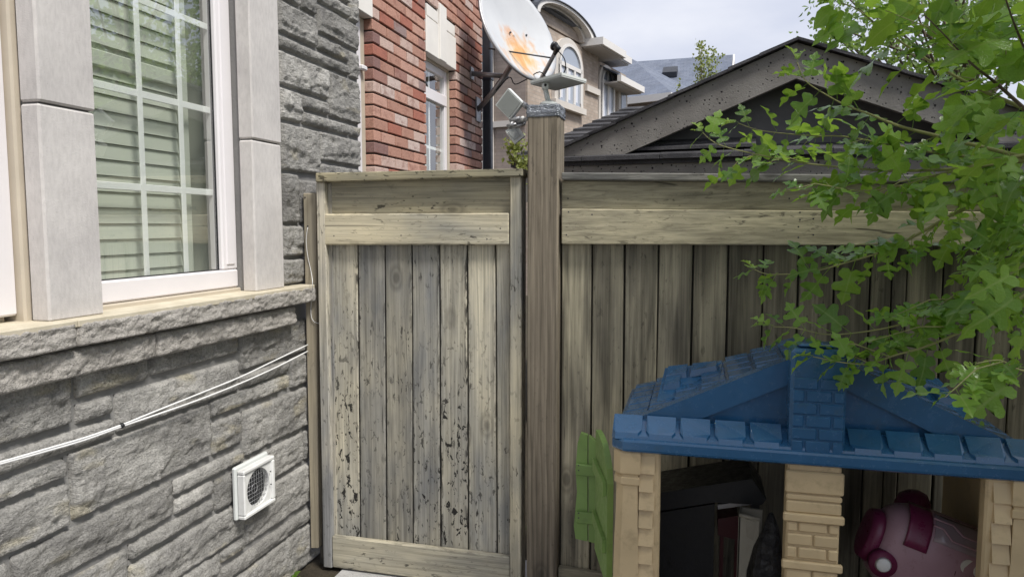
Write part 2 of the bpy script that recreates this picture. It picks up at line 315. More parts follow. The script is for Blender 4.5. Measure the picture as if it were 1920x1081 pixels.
def cbox(fx, fy, fz):
    """unit box 0..1 with chamfers of fx, fy, fz (fractions)"""
    vs, idx = [], {}
    for i in (0, 1):
        for j in (0, 1):
            for k in (0, 1):
                X = (fx, 1 - fx)[i]; Y = (fy, 1 - fy)[j]; Z = (fz, 1 - fz)[k]
                idx[i, j, k, 0] = len(vs); vs.append((i, Y, Z))
                idx[i, j, k, 1] = len(vs); vs.append((X, j, Z))
                idx[i, j, k, 2] = len(vs); vs.append((X, Y, k))
    f = []
    for s in (0, 1):
        q = [(0, 0), (1, 0), (1, 1), (0, 1)]
        a = [idx[s, j, k, 0] for j, k in q]; b = [idx[j, s, k, 1] for j, k in q]; c = [idx[j, k, s, 2] for j, k in q]
        f += [a if s else a[::-1], b[::-1] if s else b, c if s else c[::-1]]
    for s in (0, 1):
        for t in (0, 1):
            f.append([idx[s, t, 0, 0], idx[s, t, 0, 1], idx[s, t, 1, 1], idx[s, t, 1, 0]])
            f.append([idx[s, 0, t, 0], idx[s, 0, t, 2], idx[s, 1, t, 2], idx[s, 1, t, 0]])
            f.append([idx[0, s, t, 1], idx[0, s, t, 2], idx[1, s, t, 2], idx[1, s, t, 1]])
    for i in (0, 1):
        for j in (0, 1):
            for k in (0, 1): f.append([idx[i, j, k, 0], idx[i, j, k, 1], idx[i, j, k, 2]])
    return vs, f
def fixn(o):
    bm = bmesh.new(); bm.from_mesh(o.data); bmesh.ops.recalc_face_normals(bm, faces=bm.faces); bm.to_mesh(o.data); bm.free(); return o
def box(name, lo, hi, mat, parent=None, ch=.003):
    lo, hi = V(lo), V(hi); d = hi - lo
    vs, f = cbox(*[min(.45, ch / max(1e-6, abs(x))) for x in d])
    return fixn(mk(name, [(lo.x + a * d.x, lo.y + b * d.y, lo.z + c * d.z) for a, b, c in vs], f, mat, parent))
def hexa(name, q, th, mat, parent=None, ch=.003, subdiv=0, warp=0):
    """board from a front quad q (TL, TR, BR, BL) and a thickness vector th going back"""
    TL, TR, BR, BL = [V(p) for p in q]; th = V(th)
    wl = ((TR - TL).length + (BR - BL).length) / 2; hl = ((TL - BL).length + (TR - BR).length) / 2
    vs, f = cbox(min(.45, ch / wl), min(.45, ch / max(1e-6, th.length)), min(.45, ch / hl))
    P = []
    for a, b, c in vs:
        bot = BL.lerp(BR, a); top = TL.lerp(TR, a); P.append(bot.lerp(top, c) + th * b)
    return fixn(mk(name, P, f, mat, parent))
def prism(name, poly, th, mat, parent=None, smooth=False):
    """flat polygon (list of points) pushed along th"""
    poly = [V(p) for p in poly]; n = len(poly); th = V(th)
    f = [list(range(n)), list(range(2 * n - 1, n - 1, -1))] + [[i, i + n, (i + 1) % n + n, (i + 1) % n] for i in range(n)]
    return fixn(mk(name, poly + [p + th for p in poly], f, mat, parent, smooth))
def tube(name, pts, r, mat, parent=None, seg=8, smooth=True, kind=None):
    vs, fs = tubegeo(pts, r, seg); return mk(name, vs, fs, mat, parent, smooth, kind=kind)
def tubegeo(pts, r, seg=8):
    pts = [V(p) for p in pts]; n = len(pts); rs = r if isinstance(r, (list, tuple)) else [r] * n
    vs, fs = [], []; a0 = None
    for i, p in enumerate(pts):
        t = (pts[min(i + 1, n - 1)] - pts[max(i - 1, 0)]).normalized()
        if a0 is None: a0 = t.orthogonal().normalized()
        a = (a0 - t * a0.dot(t)).normalized(); b = t.cross(a); a0 = a
        for k in range(seg):
            an = 2 * math.pi * k / seg; vs.append(p + (a * math.cos(an) + b * math.sin(an)) * rs[i])
    for i in range(n - 1):
        for k in range(seg): fs.append([i * seg + k, i * seg + (k + 1) % seg, (i + 1) * seg + (k + 1) % seg, (i + 1) * seg + k])
    fs += [list(range(seg))[::-1], [(n - 1) * seg + k for k in range(seg)]]
    return vs, fs
def smoothpath(pts, sub=4):
    pts = [V(p) for p in pts]; o = []
    for i in range(len(pts) - 1):
        p0, p1, p2, p3 = pts[max(i - 1, 0)], pts[i], pts[i + 1], pts[min(i + 2, len(pts) - 1)]
        for k in range(sub):
            t = k / sub; o.append(.5 * ((2 * p1) + (p2 - p0) * t + (2 * p0 - 5 * p1 + 4 * p2 - p3) * t * t + (3 * p1 - p0 - 3 * p2 + p3) * t ** 3))
    return o + [pts[-1]]
def rock(name, Y0, Y1, Z0, Z1, Xm, depth, mat, parent, cell=.008, seed=0, rough=1.0, smoothtop=False):
    """rock-faced stone standing proud of the plane X = Xm"""
    w_, h_ = Y1 - Y0, Z1 - Z0; nx = max(4, int(w_ / cell)); ny = max(4, int(h_ / cell)); s = V((seed * 7.3, seed * 3.1, seed * 5.7))
    vs, fs = [], []
    lb = .30 + .25 * noise.noise(s)
    tl = .35 * noise.noise(s + V((9, 2, 1)))
    for j in range(ny + 1):
        for i in range(nx + 1):
            a, b = i / nx, j / ny; y, z = Y0 + a * w_, Z0 + b * h_
            d = min(a * w_, (1 - a) * w_, b * h_, (1 - b) * h_)
            pr = min(1, d / .0035) ** .6
            q = V((y * 6, z * 6, 0)) + s
            big = noise.noise(q * .8) * .55 + noise.noise(q * 2.1) * .3
            ledge = lb + .22 * noise.noise(V((y * 5, 0, 0)) + s) + .10 * noise.noise(V((y * 17, z * 6, 0)) + s) + tl * (a - .5)
            lg = 1 / (1 + math.exp(-(b - ledge) * 60))
            fine = noise.fractal(V((y * 34, z * 48, 0)) + s, .8, 2.1, 4) * .0042 + (noise.cell(V((y * 13 + 2 * noise.noise(q * 2), z * 22 + 2 * noise.noise(q * 2.3), 0)) + s) - .5) * .0035
            fy, fz_ = y + .022 * noise.noise(q * 1.7) + .008 * noise.noise(q * 6), z + .016 * noise.noise(q * 1.9 + V((3, 1, 4))) + .006 * noise.noise(q * 7); ci, cj = math.floor(fy / .13), math.floor(fz_ / .075); cv = V((ci * 1.37, cj * 2.11, seed * .77)); h0 = noise.cell(cv) ; tx_, tz_ = noise.cell(cv + V((.5, 7, 3))) - .5, noise.cell(cv + V((9, .2, 5))) - .35
            fac = h0 * .5 + tx_ * (fy / .13 - ci - .5) * .9 + tz_ * (fz_ / .075 - cj - .5) * .9
            ev = min(1, d / .022); x = depth * (.62 + ev * (.26 * (lg - .35) + .12 * big + .18 * (fac - .25))) - .10 * depth * max(0, b - ledge) * 2 * ev
            vs.append((Xm + pr * (x + fine * rough) , y + (noise.noise(q * 5) * .003 if 0 < i < nx else noise.noise(V((0, z * 40, 3)) + s) * .0025), z + (noise.noise(q * 5 + V((5, 5, 5))) * .003 if 0 < j < ny else noise.noise(V((y * 40, 7, 3)) + s) * .0025)))
    for j in range(ny):
        for i in range(nx): k = j * (nx + 1) + i; fs.append([k, k + 1, k + nx + 2, k + nx + 1])
    return mk(name, vs, fs, mat, parent, True)
def ring(c, ux, uy, r, n=24): return [V(c) + V(ux) * (math.cos(2 * math.pi * k / n) * r) + V(uy) * (math.sin(2 * math.pi * k / n) * r) for k in range(n)]
def loft(name, rings, mat, parent=None, smooth=True, caps=True):
    n = len(rings[0]); vs = [p for r in rings for p in r]; fs = []
    for i in range(len(rings) - 1):
        for k in range(n): fs.append([i * n + k, i * n + (k + 1) % n, (i + 1) * n + (k + 1) % n, (i + 1) * n + k])
    if caps: fs += [list(range(n))[::-1], [(len(rings) - 1) * n + k for k in range(n)]]
    return fixn(mk(name, vs, fs, mat, parent, smooth))
# ================================================================== setting: ground
gx = [(-400, -60), (400, -60), (400, 400), (-400, 400)]
g_ = mk('ground', [(x, y, 0) for x, y in gx], [[0, 1, 2, 3]], 'soil', origin=(0, 0, 0)); tag(g_, kind='structure')
p_ = box('concrete_path', (-1.62, -1.5, -.1), (-.35, 3.35, .012), 'concrete', None, .006); tag(p_, kind='structure')

# ================================================================== the house: stone part, then brick part
XS, XM = -1.800, -1.816
YC = onX(676, 200, XS).y                       # stone corner
XP, XG, XR = -1.775, -1.868, -1.93              # pilaster face, window frame face, room
house = thing('house', 'grey rock-faced stone and red brick house with white framed windows', 'house', (-2.0, 2.5, 0))
zs_bot = .5 * (onX(0, 686, -1.72).z + onX(588, 563, -1.72).z)
zs_top = .5 * (onX(149, 607.6, -1.72).z + onX(477, 554.4, -1.72).z)
zsub_bot = .5 * (onX(0, 747.7, -1.755).z + onX(540, 607, -1.755).z)
sw = box('stone_wall', (-2.1, .2, 0), (XM, YC, zs_top - .012), 'mortar', house, .002)
Yp0, Yp1 = onX(93, 590, XP).y, onX(195, 560, XP).y
Yq0, Yq1 = onX(480, 500, XP).y, onX(533, 500, XP).y
sw2 = box('stone_wall', (-2.1, Yq1 - .05, zs_top - .015), (XM - .001, YC - .001, 6.2), 'mortar', house, .002)
def tlbr(tl, br, zoom=None):
    if zoom: ox, oy, s = zoom; tl = (ox + tl[0] / s, oy + tl[1] / s); br = (ox + br[0] / s, oy + br[1] / s)
    a, b = onX(*tl, XS), onX(*br, XS); return a.y, b.y, b.z, a.z
L = []
def S_(x0, yt, x1, yb, Y0=None, Y1=None):        # left-top pixel, right-bottom pixel of one stone
    y0, y1, z0, z1 = tlbr((x0, yt), (x1, yb)); L.append([Y0 or y0, Y1 or y1, z0, z1])
def SZ(tlx, tly, brx, bry): y0, y1, z0, z1 = tlbr((tlx, tly), (brx, bry), (500, 0, 3.003)); L.append([y0, y1, z0, z1])
zt = zsub_bot + .01
YE = YC - .006
def stone_by(Y0, Y1, z0, z1): L.append([Y0, Y1, z0, z1])
def zat(x, y): return onX(x, y, XS).z
def yat(x, y): return onX(x, y, XS).y
J = .006
# lower wall, read off stone by stone
stone_by(.9, yat(139, 760) - J, zat(142, 798) + J, zt)
stone_by(yat(146, 745) , yat(279, 700), zat(277, 716) + J, zt)
stone_by(yat(286, 700), yat(448, 650), zat(446, 665) + J, zt)
stone_by(yat(146, 770), yat(213, 760), zat(213, 776), zat(145.6, 759) )
stone_by(.9, yat(216, 800), zat(218, 817), zat(214, 783))
stone_by(yat(221, 770), yat(449, 700), zat(220, 814), zat(220, 739))
stone_by(yat(453, 670), YE - .3, zat(453, 697), zt)
stone_by(yat(453, 715), yat(542, 690), zat(453, 731), zat(453, 704))
stone_by(yat(546, 700), YE - .22, zat(545, 730), zat(545, 672))
stone_by(yat(398, 765), yat(543, 715), zat(398, 785), zat(398, 752) )
stone_by(yat(136, 900), yat(396, 800), zat(141, 978) , zat(135, 851))
stone_by(yat(401, 820), yat(456, 810), zat(401, 855), zat(401, 793))
stone_by(yat(459, 800), YE - .34, zat(460, 858), zat(457, 772))
stone_by(.9, yat(127, 880), zat(128, 895), zat(127, 858))
stone_by(.9, yat(132, 940), zat(134, 987), zat(131.6, 903))
stone_by(yat(329, 915), yat(457, 850), zat(329, 932), zat(329, 901))
stone_by(yat(331, 950), yat(403, 915), zat(332, 966), zat(331, 937))
stone_by(yat(407, 930), yat(459, 910), zat(407, 961), zat(406, 901))
stone_by(yat(461, 880), yat(570, 845), zat(570, 865), zat(460, 866))
stone_by(yat(573, 845), YE - .1, zat(570, 865), zat(460, 866))
stone_by(yat(463, 980), YE - .26, zat(462, 1025), zat(577, 869))
stone_by(yat(26, 1060), yat(327, 930), zat(329, 967), zat(25, 1045))
stone_by(yat(246, 1035), yat(403, 950), zat(246, 1053), zat(245, 1022))
stone_by(.9, yat(19, 1060), zat(19, 1100), zat(19, 1054))
stone_by(1.36, yat(241, 1050), zat(241, 1110), zat(240, 1027))
stone_by(yat(247, 1080), yat(460, 970), zat(461, 1000), zat(246, 1062))
stone_by(yat(418, 1045), yat(461, 1015), zat(418, 1058), zat(418, 1034))
stone_by(yat(245, 1110), yat(414, 1050), zat(414, 1085), zat(415, 1035))
stone_by(yat(419, 1070), YE - .15, zat(577, 979), zat(577, 953))
stone_by(yat(419, 1100), YE - .4, .012, zat(577, 982))
stone_by(.9, 1.35, .02, zat(19, 1104)); stone_by(1.365, 1.78, .02, zat(241, 1114)); stone_by(1.79, yat(414, 1088), .02, zat(414, 1089))
n_low = len(L)
L += [[2.911, 3.243, 1.892, 2.105], [3.255, 3.685, 1.962, 2.108], [3.255, 3.575, 1.87, 1.952], [3.585, 3.688, 1.87, 1.952], [2.913, 3.09, 2.117, 2.258], [3.101, 3.347, 2.190, 2.258], [3.101, 3.565, 2.118, 2.18], [3.576, 3.685, 2.118, 2.18],
      [2.918, 3.347, 2.268, 2.418], [3.358, 3.685, 2.19, 2.418], [2.916, 3.575, 2.428, 2.486], [3.587, 3.685, 2.428, 2.567], [3.258, 3.575, 2.497, 2.567], [2.916, 3.246, 2.497, 2.636], [3.258, 3.687, 2.578, 2.715], [2.92, 3.10, 2.647, 2.74], [3.111, 3.246, 2.647, 2.74],
      [3.258, 3.59, 2.726, 2.79], [3.602, 3.69, 2.726, 2.87], [2.92, 3.246, 2.751, 2.87], [3.258, 3.59, 2.801, 2.87], [2.92, 3.4, 2.881, 3.02], [3.412, 3.69, 2.881, 3.02],
      [2.92, 3.043, 1.655, 1.882], [3.055, 3.48, 1.655, 1.86], [2.918, 3.55, 1.502, 1.645], [2.913, 3.42, zs_top + .014, 1.492]]
for i, (y0, y1, z0, z1) in enumerate(L):
    if y1 - y0 < .015 or z1 - z0 < .015: continue
    st = rock('stone', y0 + .0005, y1 - .0005, z0 + .0025, z1 - .0005, XM, .034 if i < n_low else .036, 'stone', sw if i < n_low else sw2, seed=i + 1)
# sub-sill course and sill
ys1 = onX(153, 640, -1.72).y; ys2 = onX(479, 560, -1.72).y; ye = 3.045
def course(name, Ya, Yb, z0, z1, X0, X1, seed, mat, parent):
    """rough-fronted long stone: box with a displaced front"""
    nx = max(6, int((Yb - Ya) / .010)); ny = 14; s = V((seed, seed * 2.2, 0)); vs, fs = [], []
    for j in range(ny + 1):
        for i in range(nx + 1):
            a, b = i / nx, j / ny; y, z = Ya + a * (Yb - Ya), z0 + b * (z1 - z0)
            if j == ny: z += noise.noise(V((y * 30, 0, 0)) + s) * .004
            q = V((y * 12, z * 16, 0)) + s; e = min(1, min(a * (Yb - Ya), (1 - a) * (Yb - Ya)) / .01)
            x = X1 - .010 + e * (noise.noise(q) * .008 + noise.fractal(q * 3.6, .8, 2.1, 4) * .007) - (0.012 if j == 0 else 0) - (.006 if j == ny else 0) - (1 - e) * .01
            vs.append((x, y, z))
    for j in range(ny):
        for i in range(nx): k = j * (nx + 1) + i; fs.append([k, k + 1, k + nx + 2, k + nx + 1])
    n0 = len(vs); T = ny * (nx + 1)
    for k in range(nx + 1): vs.append((X0, vs[k][1], z0))
    for k in range(nx + 1): vs.append((X0, vs[T + k][1], z1 + .008))
    for k in range(nx):
        fs.append([k + 1, k, n0 + k, n0 + k + 1]); fs.append([T + k, T + k + 1, n0 + nx + 2 + k, n0 + nx + 1 + k])
    fs.append([0] + [j * (nx + 1) for j in range(1, ny + 1)] + [n0 + nx + 1, n0]); fs.append([n0 + nx, n0 + 2 * nx + 1] + [j * (nx + 1) + nx for j in range(ny, -1, -1)])
    return mk(name, vs, fs, mat, parent, True)
sill = box('window_sill', (-1.95, .6, zs_bot + .01), (-1.775, ye - .01, zs_top + .004), 'sill_top', house, .003)
for i, (a, b) in enumerate(((.6, ys1 - .004), (ys1 + .004, ys2 - .0015), (ys2 + .0015, ye))): course('sill_stone', a, b, zs_bot, zs_top, -1.80, -1.715, 11 + 4 * i, 'sill', sill)
for k, (a, b) in enumerate(((.6, ys1), (ys1, ye - .004))): box('sill_slab', (-1.94, a + .001, zs_top - .012), (-1.728, b - .001, zs_top + .010), 'sill_top', sill, .003)
yb1 = onX(296, 650, -1.755).y; yb2 = onX(556, 590, -1.755).y
for i, (a, b) in enumerate(((.6, yb1 - .004), (yb1 + .004, yb2))): course('band_stone', a, b, zsub_bot, zs_bot - .012, -1.82, -1.742, 31 + 5 * i, 'sill', sw)
# cast stone pilasters between and beside the windows, each of stacked blocks
for (a, b, zj) in ((Yp0, Yp1, onX(93, 195, XP).z), (Yq0, Yq1, onX(480, 262, XP).z)):
    pl = box('pilaster', (-1.93, a + .012, zs_top), (XP - .012, b - .012, 4.3), 'mortar', house, .002)
    box('block', (-1.84, a, zs_top + .008), (XP, b, zj - .003), 'lime', pl, .006); box('block', (-1.841, a + .001, zj + .003), (XP + .003, b + .001, 4.3), 'lime', pl, .006)
# right window (between the pilasters)
zf0 = onX(195, 570, XG).z; zg0 = onX(195, 527, XG).z
Yb = Yp1 - .06; Yi = onX(440, 300, XG).y; Yg1 = onX(412, 300, XG).y
win = box('window', (-2.0, Yb, zf0 - .02), (-1.90, Yq0 + .04, zf0 - .001), 'tan_trim', house, .002); tag(win, 'white framed window with grilles and closed shutter inside')
box('frame', (-1.93, Yb, zf0), (XG, Yi, zg0), 'vinyl', win, .006)
box('frame', (-1.93, Yg1, zg0 + .001), (XG - .001, Yi - .001, 4.3), 'vinyl', win, .006)
box('frame', (-1.92, Yg1 + .022, zg0 + .02), (XG + .004, Yi - .022, 4.29), 'vinyl', win, .004)
box('brickmould', (-1.925, Yi + .001, zf0 - .015), (XG + .018, Yq0 + .035, 4.3), 'tan_trim', win, .006)
box('brickmould', (-1.925, Yb, zf0 - .03), (XG + .012, Yi, zf0 - .002), 'tan_trim', win, .004)
box('gasket', (-1.90, Yg1 - .003, zg0 - .001), (XG - .0185, Yg1, 4.3), 'gasket', win, .001); box('gasket', (-1.90, Yb, zg0), (XG - .0185, Yg1 - .005, zg0 + .004), 'gasket', win, .001)
XQ = XG - .022
mk('pane', [(XQ, Yb, zg0 - .01), (XQ, Yg1, zg0 - .01), (XQ, Yg1, 4.3), (XQ, Yb, 4.3)], [[0, 1, 2, 3]], 'glass', win)
XMn = XQ - .012
for px, py in ((268, 300), (343, 300)):
    y = onX(px, py, XMn).y; box('muntin', (XMn - .006, y - .0125, zg0), (XMn, y + .0125, 4.3), 'muntin_white', win, .002)
zm1, zm2 = onX(300, 185, XMn).z, onX(300, 354, XMn).z
for z in (zm2, zm1, 2 * zm1 - zm2, 3 * zm1 - 2 * zm2): box('muntin', (XMn - .0075, Yb, z - .0125), (XMn - .0015, Yg1, z + .0125), 'muntin_white', win, .002)
# shutter with louvres inside
XL = -1.965; Ys = onX(334, 300, XL).y; zrail = onX(300, 155, XL).z
shp = box('shutter', (XL - .02, Yb - .25, zg0 - .05), (XL - .012, Ys + .02, 4.2), 'shutter_white', win, .001)
z = zg0 - .03; pit = .0545
while z < 3.9:
    if not (zrail - .01 < z < zrail + .05):
        q = [(XL + .006, Yb - .22, z), (XL + .006, Ys, z), (XL - .002, Ys, z + pit - .002), (XL - .002, Yb - .22, z + pit - .002)]
        prism('slat', q, (-.006, 0, 0), 'shutter_white', win)
    z += pit
box('shutter_rail', (XL - .01, Yb - .22, zrail - .004), (XL + .022, Ys + .005, zrail + .05), 'shutter_white', win, .004)
box('shutter_stile', (XL - .02, Ys + .006, zg0 - .05), (XL + .016, Ys + .05, 4.2), 'shutter_white', win, .003)
box('jamb', (-2.6, Yg1 + .05, zg0 - .06), (-1.93, Yg1 + .07, 4.3), 'shutter_white', win, .002)
box('jamb', (-2.25, Ys + .10, zg0 - .06), (-2.2, Yg1 + .06, 4.3), 'shutter_white', win, .002)
box('stool', (-2.25, Yb - .25, zg0 - .09), (-1.935, Yg1 + .05, zg0 - .06), 'shutter_white', win, .002)
# left window (its white sash edge only)
Yl = onX(18, 300, XG).y
w2 = box('window', (-2.0, .5, zf0 - .02), (-1.90, Yp0 - .03, zf0 - .001), 'tan_trim', house, .002); tag(w2, 'white sash at the edge of a second window')
box('frame', (-1.93, Yl - .09, zf0), (XG, Yl, 4.3), 'vinyl', w2, .006); box('frame', (-1.93, .5, zf0 + .0), (XG - .001, Yl - .091, zg0), 'vinyl', w2, .006)
box('brickmould', (-1.93, Yl + .001, zf0 - .03), (XG + .022, Yl + .03, 4.3), 'tan_trim', w2, .006); box('brickmould', (-1.93, Yl + .031, zf0 - .03), (XG + .008, Yp0 + .03, 4.3), 'tan_trim', w2, .004)
mk('pane', [(XQ, .5, zg0 - .01), (XQ, Yl - .08, zg0 - .01), (XQ, Yl - .08, 4.3), (XQ, .5, 4.3)], [[0, 1, 2, 3]], 'glass', w2)
box('room_wall', (-3.2, .4, .9), (-3.15, YC - .3, 4.3), 'room_dark', house, .001); box('room_wall', (-3.15, YC - .35, .9), (-2.12, YC - .3, 4.3), 'room_dark', house, .001); box('room_wall', (-3.15, .4, .9), (-1.95, .45, 4.3), 'room_dark', house, .001)
box('room_ceiling', (-3.2, .3, 4.31), (-1.80, YC, 4.4), 'lime', house, .001)
box('upper_wall', (-3.2, -6, 4.401), (-1.817, Yq1 - .051, 6.2), 'stone', house, .002); box('upper_wall', (-3.2, -6, 0), (-1.817, .19, 4.4), 'stone', house, .002); box('upper_wall', (-3.2, YC, 4.401), (-1.84, 6.1, 6.2), 'brick', house, .002)
prism('roof', [(-1.3, -6.2, 6.25), (-1.3, -6.2, 6.05), (-8, -6.2, 6.05), (-5, -6.2, 8.4)], (0, 12.6, 0), 'black_shingle' if 0 else 'shingle', house)

# ------------------------------------------------------------------ brick part of the same house
XB = -1.822; BH = .0693
Ya0 = onX(701, 200, XB).y; Ya1 = onX(799, 98, XB).y; Yb0 = onX(855, 200, XB).y; Yb1 = onX(905, 200, XB).y
zl0 = .5 * (onX(801, 98, XB).z + onX(856, 133, XB).z); z0b = 1.30; z1b = 3.80
bw = box('brick_wall', (-2.3, Ya0 + .012, 0), (XB - .012, Ya1 - .012, 4.4), 'brick_mortar', house, .001)
bw2 = box('brick_wall', (-2.3, Yb0 + .012, 0), (XB - .013, Yb1, 4.4), 'brick_mortar', house, .001)
bw3 = box('brick_wall', (-2.3, Ya1 - .013, zl0 + .05), (XB - .014, Yb0 + .013, 4.4), 'brick_mortar', house, .001)
box('brick_wall', (-2.3, Ya1 - .013, 0), (XB - .014, Yb0 + .013, 1.2), 'brick_mortar', house, .001)
bmesh_cache = {}
def brick(Y0, Y1, z, parent):
    w_ = round(Y1 - Y0 - .009, 3)
    if w_ < .012: return
    if w_ not in bmesh_cache:
        o = box('brick', (-.05, -w_ / 2, -.0297), (.05, w_ / 2, .0297), 'brick', None, .004); bmesh_cache[w_] = o.data; bpy.data.objects.remove(o)
    inst('brick', bmesh_cache[w_], (XB - .05 + U(-.0025, .0025), (Y0 + Y1) / 2, z + BH / 2), parent, (U(-.004, .004), U(-.01, .01), U(-.004, .004)))
zl1 = onX(845, 50, XB).z
row = 0; z = z0b
while z < z1b:
    sft = 0 if row % 2 else -.1
    segs = [(Ya0, Ya1, bw), (Yb0, Yb1, bw2)]
    if z > zl0 + .33: segs = [(Ya0, Yb1, bw)]
    for a, b, par in segs:
        y = a + sft
        if a == Yb0: y = a + (0 if row % 2 else -.1)
        while y < b:
            if not (par is bw and zl0 + .33 <= z and False): brick(max(y, a), min(y + .202, b), z, par)
            y += .202
    z += BH; row += 1
# stepped stone lintel with keystone over the brick window
ln = box('lintel', (-1.95, Ya1 - .0, zl0), (XB + .004, Yb0 + .0, zl0 + .24), 'lintel_stone', house, .004)
ym = (Ya1 + Yb0) / 2
box('keystone', (-1.94, ym - .07, zl0 - .001), (XB + .016, ym + .07, zl0 + .39), 'lintel_stone', ln, .004)
box('block', (-1.94, Ya1 + .02, zl0 + .245), (XB + .002, ym - .075, zl0 + .325), 'lintel_stone', ln, .003); box('block', (-1.94, ym + .075, zl0 + .245), (XB + .002, Yb0 - .02, zl0 + .325), 'lintel_stone', ln, .003)
w3 = box('window', (-2.0, Ya1, 1.20), (-1.90, Yb0, 1.25), 'vinyl', house, .003); tag(w3, 'narrow white window set in the red brick wall')
XW = XB - .065
ztr = onX(815, 178, XW).z
box('frame', (-1.96, Ya1 - .005, 1.25), (XW, Ya1 + .05, zl0), 'vinyl', w3, .004); box('frame', (-1.96, Yb0 - .075, 1.25), (XW, Yb0 - .025, zl0), 'vinyl', w3, .004); box('brickmould', (-1.96, Yb0 - .024, 1.25), (XW + .012, Yb0 + .004, zl0), 'tan_trim', w3, .004)
box('frame', (-1.96, Ya1, zl0 - .07), (XW - .002, Yb0 - .03, zl0), 'vinyl', w3, .004); box('frame', (-1.96, Ya1, ztr - .05), (XW + .004, Yb0 - .03, ztr + .03), 'vinyl', w3, .004)
box('brickmould', (-1.96, Ya1, zl0 - .02), (XW + .012, Yb0, zl0 + .004), 'tan_trim', w3, .004)
mk('pane', [(XW - .02, Ya1, 1.25), (XW - .02, Yb0 - .03, 1.25), (XW - .02, Yb0 - .03, zl0), (XW - .02, Ya1, zl0)], [[0, 1, 2, 3]], 'glass', w3)
y_ = .5 * (Ya1 + Yb0) - .01; box('muntin', (XW - .036, y_ - .011, 1.25), (XW - .03, y_ + .011, zl0), 'muntin_white', w3, .002)
for zq in (ztr - .38, ztr - .7): box('muntin', (XW - .038, Ya1, zq - .011), (XW - .032, Yb0 - .03, zq + .011), 'muntin_white', w3, .002)
box('blind', (-2.06, Ya1 - .05, 1.1), (-2.05, Yb0 + .05, zl0), 'shutter_white', w3, .001)
# window beside the stone corner, hidden but for its far jamb
zl2 = .5 * (onX(676, 20, XB).z + onX(700, 36, XB).z)
ln2 = box('lintel', (-1.95, YC + .004, zl2), (XB + .004, Ya0 - .001, zl2 + .33), 'lintel_stone', house, .004)
w4 = box('window', (-2.0, YC, 1.20), (-1.90, Ya0, 1.25), 'vinyl', house, .003)
box('frame', (-1.96, Ya0 - .11, 1.25), (XB - .05, Ya0 - .055, zl2), 'vinyl', w4, .004); box('brickmould', (-1.97, Ya0 - .054, 1.25), (XB - .055, Ya0 + .004, zl2), 'tan_trim', w4, .004); box('sash_lock', (XB - .05, Ya0 - .09, onX(676, 119, XB).z - .015), (XB - .02, Ya0 - .03, onX(676, 119, XB).z + .012), 'vinyl', w4, .006)
box('blind', (-2.06, YC - .05, 1.1), (-2.05, Ya0 + .05, zl2), 'shutter_white', w4, .001)
# dark downspout on the end of the brick wall
dsx = onY(914, 250, Yb1 + .06)
ds = box('downspout', (dsx.x - .035, Yb1 + .02, 0), (dsx.x + .040, Yb1 + .10, onY(914, 70, Yb1 + .06).z + .5), 'downspout_dark', house, .008)
for zz_ in (2.1, 2.9): box('strap', (dsx.x - .042, Yb1 + .012, zz_), (dsx.x + .046, Yb1 + .104, zz_ + .03), 'downspout_dark', ds, .003)

# ------------------------------------------------------------------ vent and cables on the stone wall
vt = thing('exhaust_vent', 'white square exhaust vent with round wire screen on stone wall', 'vent', onX(482, 930, -1.77))
yv0, yv1 = onX(456, 925, -1.748).y, onX(514, 895, -1.748).y; zc = onX(484, 913, -1.748).z; yc = (yv0 + yv1) / 2; hs = (yv1 - yv0) / 2; hz = .5 * (onX(456, 880, -1.748).z - onX(458, 972, -1.748).z)
fr_ = []
for (a, b, c, d) in ((-hs, -hz, hs, -hz + .016), (-hs, hz - .016, hs, hz), (-hs, -hz + .0165, -hs + .014, hz - .0165), (hs - .02, -hz + .0165, hs, hz - .0165)): box('rim', (-1.775, yc + a, zc + b), (-1.742, yc + c, zc + d), 'white_plastic', vt, .004)
rc = .078
n = 40; vs = []; fs = []
for k in range(n):
    an = 2 * math.pi * k / n; c_, s_ = math.cos(an), math.sin(an); e = min((hs - .013) / max(1e-6, abs(c_)), (hz - .015) / max(1e-6, abs(s_)))
    vs += [(-1.752, yc + c_ * rc, zc + s_ * rc), (-1.752, yc + c_ * e, zc + s_ * e), (-1.780, yc + c_ * rc, zc + s_ * rc)]
for k in range(n): a = 3 * k; b = 3 * ((k + 1) % n); fs += [[a, a + 1, b + 1, b], [a, b, b + 2, a + 2]]
fixn(mk('face_plate', vs, fs, 'white_plastic', vt))
mk('duct', [(-1.7735, yc + math.cos(2 * math.pi * k / 24) * rc, zc + math.sin(2 * math.pi * k / 24) * rc) for k in range(24)], [list(range(24))], 'black_plastic', vt)
for k in range(-4, 5):
    d = k * .0165; e = math.sqrt(max(0, rc * rc - d * d))
    tube('screen_wire', [(-1.760, yc + d, zc - e), (-1.760, yc + d, zc + e)], .0009, 'grey_metal', vt, 5); tube('screen_wire', [(-1.758, yc - e, zc + d), (-1.758, yc + e, zc + d)], .0009, 'grey_metal', vt, 5)
tube('screen_ring', [(-1.757, yc + .02 * math.cos(t * .4) - .02, zc + .02 * math.sin(t * .4)) for t in range(17)], .0016, 'grey_metal', vt, 5)
vs = []; k = 0
box('mounting_block', (-1.795, yc - hs - .008, zc - hz - .004), (-1.7755, yc + hs + .004, zc + hz + .014), 'lamp_body', vt, .006)
for px, py in ((508, 883), (509, 907)): p = onX(px, py, -1.741); tube('screw', [p, p + V((-.004, 0, 0))], .003, 'dark_metal', vt, 8)
XC = -1.765
